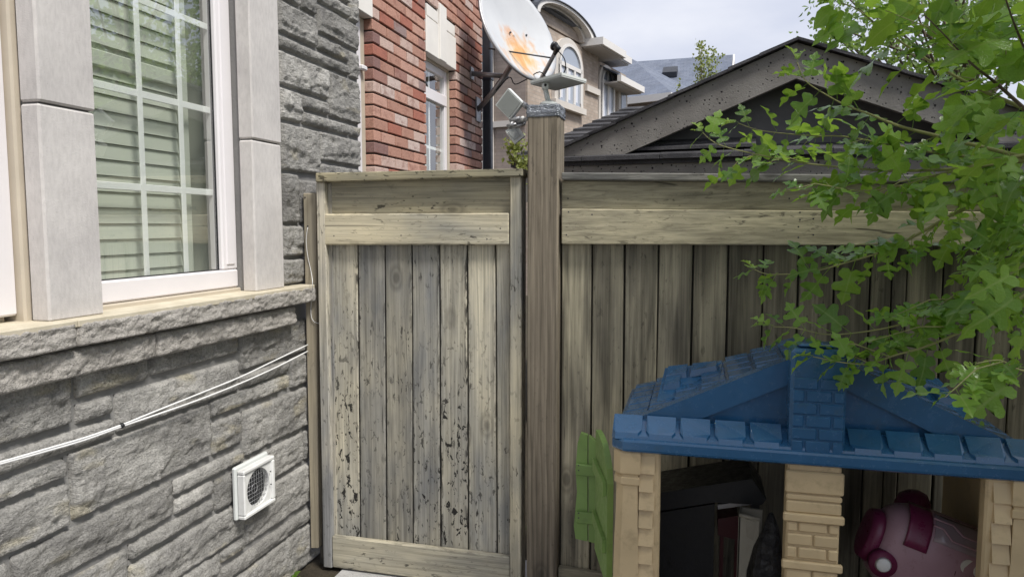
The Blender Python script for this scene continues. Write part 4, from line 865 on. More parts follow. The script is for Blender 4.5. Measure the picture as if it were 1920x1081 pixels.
# hipped wing in front
ap = dep(1186, 111, D2 - 3); c1 = dep(1262, 174, D2 - 9); c0 = dep(1180, 186, D2 - 8.0); ezw = .5 * (c1.z + c0.z); c1.z = ezw; c0 = V((c0.x, c0.y, ezw)); dw = (c1 - c0).normalized(); c0 = c0 - dw * 4.5; bk = V((-dw.y, dw.x, 0)); ap2 = ap - dw * 4
wv = [c0, c1, c1 + bk * 9, c0 + bk * 9, ap2, ap]
fixn(mk('wing_roof', wv, [[0, 1, 5, 4], [1, 2, 5], [2, 3, 4, 5], [3, 0, 4], [3, 2, 1, 0]], 'far_shingle', fh))
prism('wing_gutter', [c0 + Zv * .02 - bk * .05, c1 + Zv * .02 - bk * .05, c1 - Zv * .22 - bk * .05, c0 - Zv * .22 - bk * .05], -bk * .12, 'far_white', fh)
prism('wing_wall', [c0 + bk * .5 - Zv * .05, c1 + bk * .5 - dw * .5 - Zv * .05, V((c1.x, c1.y, 0)) + bk * .5 - dw * .5, V((c0.x, c0.y, 0)) + bk * .5], bk * 7, 'beige_brick', fh)
tube('downspout', [c1 - dw * 2.2 - Zv * .2 - bk * .05, c1 - dw * 2.1 - Zv * .7 + bk * .4, c1 - dw * 1.6 - Zv * 1.6 + bk * .42, c1 - dw * 1.6 - Zv * 5 + bk * .42], .09, 'far_white', fh, 8)

# ================================================================== playhouse in front of the fence
PY, PB, ZE = 2.14, 2.87, .966; XL0, XR0 = -.242, .914; XCn = .336; ZR = 1.272; RY = 2.25; RB = 2.56
ph = thing('playhouse', 'blue roofed tan plastic playhouse with chimney and green shutters', 'playhouse', (XCn, 2.5, 0))
c_ = .035
lipo = [(XL0 + c_, PY), (XR0 - c_, PY), (XR0, PY + c_), (XR0, PB - c_), (XR0 - c_, PB), (XL0 + c_, PB), (XL0, PB - c_), (XL0, PY + c_)]
def inset(p, d): return [(x + (d if x < XCn else -d), y + (d if y < 2.5 else -d)) for x, y in p]
rings = [[V((x, y, z)) for x, y in inset(lipo, d)] for d, z in ((.012, ZE), (.002, ZE + .006), (0, ZE + .012), (0, ZE + .034), (.004, ZE + .040), (.012, ZE + .042))]
roof = loft('roof', rings, 'blue_plastic', ph, False); tag(roof, 'blue moulded plastic roof')
ze = ZE + .043
sl_ = (ZR - ze) / (XCn - (XL0 + .02))
def zroof(x): return ze + (x - XL0 - .02) * sl_ if x <= XCn else ze + (XR0 - .02 - x) * sl_
A = V((XL0 + .02, RY, ze)); B = V((XL0 + .02, PB - .02, ze)); Cc = V((XCn, RB, ZR)); D = V((XCn, RY, ZR)); A2 = V((XR0 - .02, RY, ze)); B2 = V((XR0 - .02, PB - .02, ze))
fixn(mk('roof_shell', [A, B, Cc, D, A2, B2], [[0, 3, 2, 1], [4, 5, 2, 3], [1, 2, 5], [0, 4, 3], [0, 1, 5, 4]], 'blue_plastic', roof))
# ridge roll
tube('ridge', [V((XCn, RY - .01, ZR - .004)), V((XCn, (RY + RB) / 2, ZR + .0)), V((XCn, RB, ZR - .006)), V((XCn, RB + .05, ZR - .035))], [.018, .018, .018, .014], 'blue_plastic', roof, 10)
# raked barge boards at the front
for sg, X0_ in ((1, XL0 + .005), (-1, XR0 - .005)):
    up_ = V((0, 0, .012))
    P0 = V((X0_, RY - .02, ze + .0)); P1 = V((XCn, RY - .02, ZR + .004)); w_ = .062
    prism('barge_board', [P0 + up_, P1 + up_, P1 - V((0, 0, w_)), V((X0_ + sg * .14, RY - .02, ze - .004)), V((X0_, RY - .02, ze - .004))], (0, .05, 0), 'blue_plastic', roof)
for k in range(3):   # pediment siding
    z0 = ze + .008 + k * .062; z1 = z0 + .058; e = lambda z: (z - ze) / sl_
    if z1 > ZR - .05: continue
    prism('siding_board', [(XL0 + .02 + e(z0), RY + .006 - .002 * k, z0), (XR0 - .02 - e(z0), RY + .006 - .002 * k, z0), (XR0 - .02 - e(z1), RY + .012, z1), (XL0 + .02 + e(z1), RY + .012, z1)], (0, .01, 0), 'blue_plastic', roof)
# moulded tiles on the two slopes
dX = V((XCn - A.x, 0, ZR - ze)); Ls = dX.length; dX.normalize(); nS = V((-dX.z, 0, dX.x))
rows = 7; th_ = Ls / rows
for side in (0, 1):
    for r in range(rows):
        t0, t1 = r * th_ + .008, (r + 1) * th_ - .004
        x1_ = A.x + dX.x * t1; ymax = PB - .02 - (x1_ - A.x) / (XCn - A.x) * (PB - .02 - RB) - .006
        y = RY + .035 - (r % 2) * .045
        while y < ymax - .02:
            y0, y1 = max(y, RY + .030) + .005, min(y + .088, ymax) - .005
            if y1 - y0 > .018:
                P = []
                for t, h in ((t0, .019), (t1, .006)):
                    for yy in (y0, y1): P.append(A + dX * t + nS * h + V((0, yy - A.y, 0)))
                P2 = [P[0], P[1], P[3], P[2]]; base_ = [p - nS * .012 for p in P2]
                top = [P2[0] + dX * .004 + V((0, .004, 0)), P2[1] + dX * .004 - V((0, .004, 0)), P2[2] - V((0, .004, 0)), P2[3] + V((0, .004, 0))]; top = [t_ + nS * .0015 for t_ in top]
                if side: mir = lambda p: V((2 * XCn - p.x, p.y, p.z)); base_, top = [mir(p) for p in base_], [mir(p) for p in top]
                fixn(mk('roof_tile', base_ + top, [[3, 2, 1, 0], [4, 5, 6, 7]] + [[i, (i + 1) % 4, 4 + (i + 1) % 4, 4 + i] for i in range(4)], 'blue_plastic', roof))
            y += .092
# wedge-shaped raised panels low on each slope, with their own tiles
for side in (0, 1):
    mir = (lambda p: V((2 * XCn - p[0], p[1], p[2]))) if side else V
    xa, xb = -.095, .07; za = zroof(xa) + .07; yb0, yb1 = RY + .02, RY + .36
    zb = zroof(xb) + .012
    P = [mir(p) for p in [(xa, yb0, zroof(xa)), (xb, yb0, zb), (xb, yb1, zb), (xa, yb1, zroof(xa)), (xa - .012, yb0, zroof(xa - .012) + .0), (xa + .02, yb1, za), (xa + .012, yb0 + .16, za - .012)]]
    q = [mir(p) for p in [(xa - .03, yb0 + .02, zroof(xa - .03) + .004), (xb, yb0 + .02, zb), (xb + .02, yb1, zroof(xb + .02) + .012), (xa - .01, yb1, za)]]
    g = [mir((xa - .03, yb0 + .02, zroof(xa - .03) - .01)), mir((xb, yb0 + .02, zroof(xb) - .01)), mir((xb + .02, yb1, zroof(xb) - .01)), mir((xa - .01, yb1, zroof(xa) - .01))]
    pn = fixn(mk('raised_panel', q + g, [[0, 1, 2], [0, 2, 3], [7, 6, 5, 4]] + [[i, (i + 1) % 4, 4 + (i + 1) % 4, 4 + i] for i in range(4)], 'blue_plastic', roof))
    def bil(u, v): return q[0].lerp(q[1], u).lerp(q[3].lerp(q[2], u), v)
    for (u0, u1, v0, v1) in ((.05, .42, .70, .96), (.47, .93, .70, .96), (.06, .34, .45, .66)):
        c4 = [bil(u0, v0), bil(u1, v0), bil(u1, v1), bil(u0, v1)]; cc = sum(c4, V()) / 4; tp = [p.lerp(cc, .08) + V((0, 0, .012)) for p in c4]
        fixn(mk('roof_tile', [p - V((0, 0, .01)) for p in c4] + tp, [[3, 2, 1, 0], [4, 5, 6, 7]] + [[i, (i + 1) % 4, 4 + (i + 1) % 4, 4 + i] for i in range(4)], 'blue_plastic', roof))
# row of fat tiles along the front eave
prism('eave_slope', [(XL0 + .03, PY + .013, ze - .004), (XL0 + .03, PY + .016, ze + .006), (XL0 + .03, RY - .02, ze + .040), (XL0 + .03, RY - .02, ze - .004)], (XR0 - XL0 - .06, 0, 0), 'blue_plastic', roof)
pw = .098
for sg in (-1, 1):
    for k in range(5):
        xa = XCn + sg * (.088 + k * (pw + .002)); xb = xa + sg * (pw - .007)
        P = [V((xa, PY + .014, ze + .001)), V((xb, PY + .014, ze + .001)), V((xb, RY - .025, ze + .026)), V((xa, RY - .025, ze + .026))]
        w1 = sg * .012
        T = [V((xa + w1, PY + .018, ze + .015)), V((xb - w1, PY + .018, ze + .015)), V((xb - w1 * .2, PY + .034, ze + .021)), V((xb - w1 * .2, RY - .028, ze + .054)), V((xa + w1 * .2, RY - .028, ze + .054)), V((xa + w1 * .2, PY + .034, ze + .021))]
        Bq = [V((xa + w1, PY + .012, ze - .004)), V((xb - w1, PY + .012, ze - .004)), V((xb, PY + .032, ze - .004)), V((xb, RY - .021, ze - .004)), V((xa, RY - .021, ze - .004)), V((xa, PY + .032, ze - .004))]
        fixn(mk('eave_tile', Bq + T, [[5, 4, 3, 2, 1, 0], [6, 7, 8, 9, 10, 11]] + [[i, (i + 1) % 6, 6 + (i + 1) % 6, 6 + i] for i in range(6)], 'blue_plastic', roof))
# chimney with brick relief
CX0, CX1, CY0 = .262, .410, 2.158
ch = box('chimney', (CX0, CY0, ze - .03), (CX1, 2.26, ZR + .026), 'blue_plastic', ph, .010)
box('chimney_cap', (CX0 + .02, CY0 + .016, ZR + .0265), (CX1 - .02, 2.245, ZR + .038), 'blue_plastic', ch, .008)
hb = .036; r = 0; z = ze - .006
while z + hb < ZR - .03:
    x = CX0 + .004 - (.035 if r % 2 == 0 else 0)
    while x < CX1 - .01:
        x0, x1 = max(x, CX0 + .004), min(x + .070, CX1 - .004)
        if x1 - x0 > .012: box('chimney_brick', (x0 + .002, CY0 - .006, z + .002), (x1 - .002, CY0 + .002, z + hb - .002), 'blue_plastic', ch, .003)
        x += .072
    z += hb; r += 1
# corner posts with shingle relief, and the brick-patterned centre post
def corner(sgn):
    m_ = lambda x: x if sgn > 0 else 2 * XCn - x
    xo, xm, xi = -.228, -.162, -.096
    pst = box('post', (min(m_(xm), m_(xi)), PY + .028, 0), (max(m_(xm), m_(xi)), PY + .075, ZE + .004), 'tan_plastic', ph, .006)
    def octo(z, w_): 
        c0 = ((xo + xm) / 2, PY + .055); hx, hy = (xm - xo) / 2 + w_, .036 + w_; k = .022
        return [V((m_(c0[0] + a), c0[1] + b, z)) for a, b in ((-hx + k, -hy), (hx, -hy), (hx, hy), (-hx + k, hy), (-hx, hy - k), (-hx, -hy + k))]
    zz_ = [(0, .016), (.70, .004), (.74, .002), (.86, .0), (.866, .006), (.885, .006), (.89, .001), (.893, .001), (.90, .008), (.962, .008), (ZE + .002, .004)]
    loft('column', [octo(z, w_) for z, w_ in zz_], 'tan_plastic', pst, False)
    z = ZE - .012; k = 0
    while z > .05:
        h_ = .056; x1 = xi - .016 - (.004 if k % 2 else 0); a, b = sorted((m_(xm + .004), m_(x1)))
        P = [V((a, PY + .027, z)), V((b, PY + .027, z)), V((b, PY + .014, z - h_ + .004)), V((a, PY + .014, z - h_ + .004))]
        prism('shingle', P, (0, .02, 0), 'tan_plastic', pst); z -= h_ ; k += 1
    return pst
corner(1); corner(-1)
cp_ = box('post', (.264, PY + .034, 0), (.408, PY + .11, ZE + .004), 'tan_plastic', ph, .006); tag(cp_, 'tan centre post moulded as brickwork')
def bb(z0, z1, e, x0=.264, x1=.408): return box('moulding', (x0 - e, PY + .030 - e, z0), (x1 + e, PY + .036, z1), 'tan_plastic', cp_, .004)
def pz(y): return onY(1535, y, PY + .02).z
bb(pz(928), pz(886), .006); bb(pz(942), pz(931), .003); bb(pz(982), pz(966), .010); bb(pz(966), pz(944), .002); bb(pz(1072), pz(1056), .010)
zr_ = [(pz(1002), pz(984)), (pz(1028), pz(1006)), (pz(1052), pz(1031)), (pz(1092), pz(1074)), (pz(1114), pz(1095)), (pz(1136), pz(1117))]
for k, (z0, z1) in enumerate(zr_):
    xs_ = (.264, .296, .376, .408) if k % 2 == 0 else (.264, .337, .408)
    for x0, x1 in zip(xs_, xs_[1:]): box('brick', (x0 + .002, PY + .026, z0 + .001), (x1 - .002, PY + .036, z1), 'tan_plastic', cp_, .004)
for X0_ in (XL0 + .03, XR0 - .05): # side walls, unseen and closed up to darken the inside, and rear posts
    wl_ = box('side_wall', (X0_, PY + .095, 0), (X0_ + .02, PB - .04, .44 if X0_ < 0 else .86), 'tan_plastic', ph, .005); X0_ < 0 and box('side_wall', (X0_, PY + .095, .4405), (X0_ + .02, PY + .30, .8595), 'tan_plastic', ph, .005); box('side_wall', (X0_, PY + .095, .86), (X0_ + .02, PB - .04, ZE), 'tan_plastic', ph, .005); X0_ < 0 and box('post', (X0_ - .003, PB - .10, .441), (X0_ + .03, PB - .03, ZE), 'tan_plastic', ph, .005)
# green shutters on the side window
SY = 2.74
def shp_(pts): return [onY(x, y, SY) for x, y in pts]
sh1 = prism('shutter', shp_([(1101.5, 1014), (1079, 1009), (1076, 985), (1082, 920), (1079, 880), (1083, 830), (1089, 811), (1101.5, 815)]), (0, .02, 0), 'green_plastic', ph); tag(sh1, 'green board shutter folded open')
prism('plank', shp_([(1103.5, 1014.5), (1103.5, 816), (1114, 823), (1124, 840), (1128, 860), (1124, 1020)]), (0, .02, 0), 'green_plastic', sh1)
for y0, y1 in ((867, 888), (956, 977)):
    o = hexa('crosspiece', [V((p.x, SY - .014, p.z)) for p in shp_([(1080.5, y0), (1124, y0 + 5), (1124, y1 + 5), (1080.5, y1)])], (0, .013, 0), 'green_plastic', sh1, .003)
    for dy in (5, 14): p = onY(1085, y0 + dy, SY - .0145); tube('bolt', [p, p + V((0, .003, 0))], .003, 'dark_metal', sh1, 6)
pa, pb_ = onY(1116, 900, 2.60), onY(1139, 900, 2.32); dd = V((pb_.x - pa.x, pb_.y - pa.y, 0)); sh2p = []
for u, z in ((0, .45), (1, .45), (1, .80), (.93, .845), (.8, .875), (.55, .90), (.25, .905), (0, .90)): sh2p.append(V((pa.x, pa.y, z)) + dd * u)
nn_ = V((-dd.y, dd.x, 0)).normalized(); nn_ = nn_ if nn_.x < 0 else -nn_
sh2 = prism('shutter', sh2p, nn_ * -.02, 'green_plastic', ph); tag(sh2, 'green shutter seen nearly edge-on')
for z0, z1 in ((.755, .80), (.56, .605)): prism('crosspiece', [V((pa.x, pa.y, z)) + dd * u + nn_ * .001 for u, z in ((.05, z0), (.95, z0), (.95, z1), (.05, z1))], nn_ * .012, 'green_plastic', sh2)
o = 0 and box('hinge', (onY(1134, 900, 2.3).x - .012, 2.25, onY(1136, 895, 2.28).z - .03), (onY(1134, 900, 2.3).x + .014, 2.30, onY(1136, 895, 2.28).z + .02), 'tan_plastic', ph, .006)
# ---- things stored inside, colours darkened to carry the roof's shade
BY = 2.56
def pp(pts, Y): return [onY(x, y, Y) for x, y in pts]
bxo = thing('storage_box', 'black storage box with slanted lid under the playhouse roof', 'storage box', V((onY(1290, 1000, BY).x, BY + .1, 0)))
gz = lambda x, y: V((onY(x, 1000, y).x, y, .0))
prism('body', [onY(1226, 962, BY + .03), onY(1340, 944, BY + .03), gz(1340, BY + .03), gz(1226, BY + .03)], (0, .2, 0), 'black_plastic', bxo)
prism('lid', pp([(1218, 926), (1410, 897), (1437, 936), (1428, 946), (1340, 941), (1218, 960)], BY), (0, .24, 0), 'black_plastic', bxo)
prism('trim', pp([(1346, 946), (1412, 936), (1418, 944), (1346, 954)], BY + .02), (0, .02, 0), 'grey_metal', bxo)
prism('leg', [onY(1408, 945, BY + .14), onY(1424, 945, BY + .14), gz(1424, BY + .14), gz(1408, BY + .14)], (0, .04, 0), 'black_plastic', bxo)
tb = thing('toy_bin', 'narrow cream plastic bin standing beside the black bag', 'bin', V((onY(1400, 1000, 2.42).x, 2.45, 0)))
cY = 2.42; prism('front', [onY(1386, 966, cY), onY(1424, 975, cY), V((onY(1418, 1040, cY).x, cY, .3)), V((onY(1414, 1040, cY).x, cY, 0)), V((onY(1381, 1040, cY).x, cY, 0))], (0, .008, 0), 'cream_plastic', tb)
prism('side', [onY(1385, 967, cY), onY(1388, 948, cY + .09), V((onY(1385, 1040, cY + .09).x, cY + .09, 0)), V((onY(1380, 1040, cY).x, cY, 0))], (.006, 0, 0), 'cream_plastic', tb)
prism('back', [onY(1388, 950, cY + .09), onY(1430, 956, cY + .09), V((onY(1420, 1000, cY + .09).x, cY + .09, 0)), V((onY(1384, 1000, cY + .09).x, cY + .09, 0))], (0, .008, 0), 'cream_plastic', tb)
tube('rim', [onY(1386, 964, cY - .002), onY(1425, 973, cY - .002)], .006, 'cream_plastic', tb, 8)
prism('recess_panel', pp([(1398, 972), (1418, 978), (1412, 1012), (1400, 1005)], cY - .003), (0, .003, 0), 'cream_plastic', tb)
rb_ = thing('red_stool', 'small red toy stool half hidden behind the cream bin', 'stool', V((onY(1365, 1000, 2.66).x, 2.68, 0)))
prism('seat', pp([(1346, 972), (1384, 966), (1384, 1012), (1346, 1002)], 2.64), (0, .12, 0), 'red_plastic', rb_)
for x in (1350, 1378): prism('leg', [onY(x, 1004, 2.66), onY(x + 7, 1004, 2.66), gz(x + 7, 2.66), gz(x, 2.66)], (0, .02, 0), 'red_plastic', rb_)
# black bag
rings = []; bc = onY(1446, 1000, 2.36)
prof = [(0, .105), (.12, .115), (.28, .105), (.42, .088), (.52, .070), (.60, .052), (.66, .034), (.70, .016), (.715, .006)]
for j, (z, r_) in enumerate(prof):
    r2 = []
    for k in range(36):
        t = 2 * math.pi * k / 36; e = 1 + .22 * noise.noise(V((math.cos(t) * 2.2, math.sin(t) * 2.2, z * 5))) + .14 * noise.noise(V((math.cos(t) * 6, math.sin(t) * 6, z * 12)))
        r2.append(V((bc.x + (.012 if z > .6 else 0) + math.cos(t) * r_ * .82 * e - .03 * max(0, z - .4), 2.42 + math.sin(t) * r_ * .8 * e, z + .01 * noise.noise(V((k * .7, z * 9, 1))))))
    rings.append(r2)
bag = loft('garbage_bag', rings, 'bag'); tag(bag, 'crumpled black plastic bag slumped behind the tan centre post', 'bag')
# pink ride-on toy
pk = thing('ride_on_toy', 'pink rounded ride-on toy with magenta trim inside the playhouse', 'toy', V((onY(1760, 1000, 2.5).x, 2.5, 0)))
A0, A1 = onY(1640, 1003, 2.46), onY(1935, 1120, 2.46); ax = (A1 - A0).normalized(); vy = V((0, 1, 0)); uz = ax.cross(vy); uz = uz if uz.z > 0 else -uz; LT = (A1 - A0).length
def sect(t, ra, rb2, off=0): c = A0 + ax * (LT * t) + uz * off; return [c + uz * (math.copysign(abs(math.sin(2 * math.pi * k / 28)) ** .85, math.sin(2 * math.pi * k / 28)) * ra) + vy * (math.copysign(abs(math.cos(2 * math.pi * k / 28)) ** .85, math.cos(2 * math.pi * k / 28)) * rb2) for k in range(28)]
loft('body', [sect(t, a, b) for t, a, b in ((0, .085, .06), (.015, .104, .075), (.06, .122, .09), (.14, .137, .10), (.3, .143, .105), (.5, .143, .105), (.75, .14, .10), (.93, .12, .09), (1.0, .08, .06))], 'pink_plastic', pk)
loft('end_guard', [sect(t, a, b) for t, a, b in ((-.075, .060, .05), (-.07, .078, .06), (-.02, .086, .07), (.004, .082, .066))], 'magenta_plastic', pk)
def patch(t0, t1, a0, a1, h, nm, mat, n=8):
    vs, fs = [], []
    for j in range(n + 1):
        t = t0 + (t1 - t0) * j / n; rr = sect(t, .143 + h, .105 + h)
        for k in range(n + 1):
            a = (a0 + (a1 - a0) * k / n) / 360 * 28; i0 = int(a) % 28; f_ = a - int(a); vs.append(rr[i0].lerp(rr[(i0 + 1) % 28], f_))
    for j in range(n):
        for k in range(n): i = j * (n + 1) + k; fs.append([i, i + 1, i + n + 2, i + n + 1])
    o = mk(nm, vs, fs, mat, pk, True); s_ = o.modifiers.new('t', 'SOLIDIFY'); s_.thickness = .006; return o
patch(.10, .24, 92, 168, .004, 'handle_strap', 'magenta_plastic'); 
patch(.26, .92, 100, 150, .003, 'saddle', 'clear_grey_plastic')
for a in (118, 138): tube('piping', [V(p) for p in [sect(.24 + .6 * i / 10, .150, .112)[int((a + 40 * i / 10 * (1 if a < 130 else .8)) / 360 * 28) % 28] for i in range(11)]], .003, 'pink_plastic', pk, 6)
hp = sect(.86, .13, .108)[9]; tube('grip', [hp, hp - vy * .04], [.026, .022], 'magenta_plastic', pk, 14)
wc = onY(1656, 1058, 2.36); tube('wheel', [wc, wc + vy * .03], .040, 'magenta_plastic', pk, 24); tube('hub', [wc - vy * .008, wc], [.018, .024], 'white_plastic', pk, 20)
dm = onY(1712, 925, 2.62); rings = [[dm + Rt * math.cos(2 * math.pi * k / 20) * r_ + vy * math.sin(2 * math.pi * k / 20) * r_ + Zv * z for k in range(20)] for z, r_ in ((-.06, .06), (-.03, .06), (-.005, .048), (.008, .026), (.012, .005))]
loft('rear_knob', rings, 'magenta_plastic', pk)
for (px, py, c, r_) in ((1815, 1062, 'white_plastic', .022), (1838, 1072, 'white_plastic', .020), (1802, 1076, 'red_plastic', .020), (1826, 1084, 'red_plastic', .016)):
    p = onY(px, py, 2.36); hit = p; q = [hit + Rt * math.cos(2 * math.pi * k / 14) * r_ + Zv * math.sin(2 * math.pi * k / 14) * r_ for k in range(14)]
    prism('petal', q, vy * .012, c, pk)
# ================================================================== foliage
HALF = {
 'deep': [(0, 0), (-.06, .08), (-.06, .22), (.03, .30), (.12, .25), (.17, .13), (.20, .055), (.26, .07), (.31, .20), (.37, .36), (.46, .43), (.55, .41), (.57, .31), (.50, .19), (.47, .08), (.52, .045), (.60, .07), (.66, .18), (.75, .22), (.81, .17), (.84, .09), (.90, .08), (1.04, 0)],
 'mid': [(0, 0), (-.08, .10), (-.06, .25), (.05, .34), (.15, .31), (.22, .20), (.26, .15), (.32, .22), (.38, .36), (.47, .42), (.58, .40), (.61, .30), (.58, .18), (.60, .13), (.68, .15), (.74, .20), (.82, .17), (.88, .09), (1.04, 0)],
 'ovate': [(0, 0), (-.07, .12), (-.03, .27), (.08, .37), (.2, .42), (.33, .43), (.46, .40), (.58, .34), (.70, .26), (.81, .16), (.90, .08), (1.0, 0)]}
def leafgeo(kind, curl=.2, fold=.2, wav=.03, stalk=.35, seed=0):
    pts = HALF[kind]; n = len(pts); vs, fs, uv = [], [], []
    def bend(x, y): return V((x * (1 - .06 * x * x), y * .95, fold * abs(y) - curl * x * x * .6 - .25 * y * y + wav * math.sin(x * 14 + seed + (3 if y > 0 else 0)) * abs(y) * 4))
    mxs = [min(max(p[0], 0), 1) for p in pts]
    for i in range(1, n): mxs[i] = max(mxs[i], mxs[i - 1])
    for mx_ in mxs: vs.append(bend(mx_, 0)); uv.append((mx_, .5))
    for sg in (1, -1):
        o0 = len(vs)
        for (x, y) in pts:
            f_ = 1 + .05 * math.sin(x * 23 + seed * 1.7 + sg); vs.append(bend(x, sg * y * f_)); uv.append((x, .5 + sg * y * .9))
        for i in range(n - 1):
            q = [i, i + 1, o0 + i + 1, o0 + i]; fs.append(q if sg < 0 else q[::-1])
    if stalk:
        k = len(vs)
        for x, z in ((-stalk, stalk * .25), (.02, 0)):
            for a in range(3): vs.append(V((x, math.cos(a * 2.1) * .012, z + math.sin(a * 2.1) * .012))); uv.append((.5, .5))
        for a in range(3): fs.append([k + a, k + (a + 1) % 3, k + 3 + (a + 1) % 3, k + 3 + a])
    return vs, fs, uv
def leafmesh(name, *a, mat='leaf', **kw):
    vs, fs, uv = leafgeo(*a, **kw); me = bpy.data.meshes.new(name); me.from_pydata([tuple(v) for v in vs], [], fs); me.materials.append(MAT[mat])
    ul = me.uv_layers.new(name='UVMap')
    for l in me.loops: ul.data[l.index].uv = uv[l.vertex_index]
    me.polygons.foreach_set('use_smooth', [True] * len(me.polygons)); return me
LM = {k: [leafmesh('leaf', k, curl=U(.1, .7), fold=U(.0, .4), wav=U(.015, .05), seed=i * 2.3) for i in range(4)] for k in HALF}
LY = [leafmesh('leaf_young', k, curl=U(.2, .6), fold=U(.2, .7), seed=i * 3.1, mat='leaf_young') for i, k in enumerate(('deep', 'mid', 'deep'))]
def frame(d, n):
    d = d.normalized(); n = (n - d * n.dot(d)); n = n.normalized() if n.length > 1e-4 else d.orthogonal().normalized(); return Matrix((d, n.cross(d), n)).transposed()
def rv(): 
    while 1:
        v = V((U(-1, 1), U(-1, 1), U(-1, 1)))
        if .05 < v.length < 1: return v.normalized()
tree = thing('fig_leaf_tree', 'leafy tree with lobed green leaves reaching over fence and playhouse', 'tree', (1.78, 1.95, 0))
TB = V((1.78, 1.95, 0)); TT = V((1.66, 1.93, 1.25))
tube('trunk', smoothpath([TB, V((1.80, 1.93, .4)), V((1.72, 1.96, .85)), TT, V((1.58, 1.86, 1.75)), V((1.5, 1.8, 2.4))]), [.075, .07, .068, .066, .064, .062, .060, .058, .056, .054, .052, .05, .048, .046, .043, .041, .038, .036, .032, .028, .025], 'bark', tree, 10)
nleaf = [0]
def put_leaf(p, d, n, size, kinds, young=False):
    if nleaf[0] >= 300: return
    nleaf[0] += 1
    me = random.choice(LY) if young else random.choice(LM[random.choice(kinds)])
    d = d.normalized(); st = .35 * size
    inst('leaf', me, p + d * st * .95, tree, frame(d, n), size * U(.9, 1.1))
toCam = lambda p: (O - p).normalized()
BR = [  # pixel paths tip -> base with depth at tip and base
 ([(1318, 249), (1350, 272), (1436, 293), (1517, 307), (1630, 318), (1700, 320), (1800, 316), (1930, 300)], 2.25, 1.95, 13),
 ([(1384, 231), (1428, 245), (1514, 254), (1583, 256), (1650, 268), (1758, 287), (1850, 297), (1950, 300)], 2.35, 2.0, 12),
 ([(1495, 117), (1510, 151), (1548, 177), (1587, 198), (1630, 214), (1688, 237), (1758, 255), (1940, 300)], 2.2, 1.95, 12),
 ([(1572, 6), (1603, 15), (1642, 45), (1688, 78), (1758, 124), (1836, 167), (1898, 194), (2000, 240)], 1.75, 1.75, 10),
 ([(1550, 343), (1568, 353), (1634, 357), (1704, 344), (1766, 326), (1850, 305), (1950, 285)], 2.05, 1.9, 10),
 ([(1415, 505), (1444, 514), (1517, 510), (1587, 492), (1661, 469), (1727, 436), (1801, 395), (1940, 340)], 2.3, 2.0, 12),
 ([(1450, 612), (1494, 615), (1556, 627), (1650, 617), (1720, 597), (1789, 566), (1844, 543), (1960, 470)], 2.15, 1.95, 12),
 ([(1524, 668), (1580, 679), (1630, 681), (1680, 665), (1739, 648), (1820, 613), (1883, 578), (1970, 520)], 2.0, 1.85, 11),
 ([(1830, 681), (1875, 675), (1906, 691), (1935, 690), (2000, 640)], 1.55, 1.6, 5),
 ([(1735, 30), (1775, 70), (1820, 118), (1872, 160), (1950, 230)], 1.6, 1.65, 6),
 ([(1880, -20), (1900, 40), (1930, 110), (1980, 200)], 1.3, 1.5, 5),
]
SPS = []
for bi, (pp_, d0, d1, nl) in enumerate(BR):
    m_ = len(pp_); P = [dep(x, y, d0 + (d1 - d0) * i / (m_ - 1)) for i, (x, y) in enumerate(pp_)]
    hub = [TT + V((-.02, -.02, .1)), V((1.56, 1.85, 1.8)), V((1.52, 1.81, 2.2))][0 if pp_[-1][1] > 400 else (1 if pp_[-1][1] > 230 else 2)]
    SP = smoothpath(P, 5); SPS.append(SP); full = SP + smoothpath([P[-1], P[-1].lerp(hub, .5) + V((0, 0, -.04)), hub], 4)[1:]
    nf = len(full); tube('branch', full, [.0014 + .007 * (i / nf) ** 1.8 for i in range(nf)], 'twig' if bi not in (9, 10) else 'bark', tree, 7)
    L_ = len(SP) - 1; vis = int(nl * 1.3)
    for k in range(vis):
        t = (k + .15) / vis; i = min(int(t * L_ * .86), L_ - 1); p = SP[i].lerp(SP[i + 1], rnd()); bd = (SP[max(0, i - 1)] - SP[i + 1]).normalized()
        side = 1 if k % 2 else -1; lat = bd.cross(toCam(p)).normalized() * side
        for rep in range(2 if (k % 3 == 0 and k > 1) else 1):
            d = bd * U(.2, .8) + lat * U(.4, 1.0) * (1 if rep == 0 else -1) + V((0, 0, -1)) * U(-.1, .5) + rv() * .3
            n = Zv * U(.5, 1.1) + toCam(p) * U(-.1, .55) + rv() * .45
            s = (.053 + .034 * min(1, t * 2.2)) * U(.85, 1.25)
            put_leaf(p, d, n, s * (1.2 if bi in (3, 9, 10) else 1), ('deep', 'deep', 'mid') if bi not in (3, 9, 10) else ('mid', 'deep', 'ovate'))
    for k in range(2): put_leaf(SP[0], (SP[0] - SP[3]).normalized() + rv() * .5, Zv + rv() * .5, .05 * U(.8, 1.15), None, young=True)
# big hanging leaves close by
for px, py, d, s, kd in ((1918, 500, 1.35, .085, 'deep'), (1912, 700, 1.5, .11, 'deep'), (1925, 540, 1.5, .1, 'deep'), (1700, 345, 1.9, .10, 'deep'), (1785, 340, 1.9, .10, 'mid')):
    p = dep(px, py, d); put_leaf(p, -Rt * U(.5, 1) - Zv * U(.3, .9), -Fh + Zv * .4 + rv() * .3, s, (kd,))
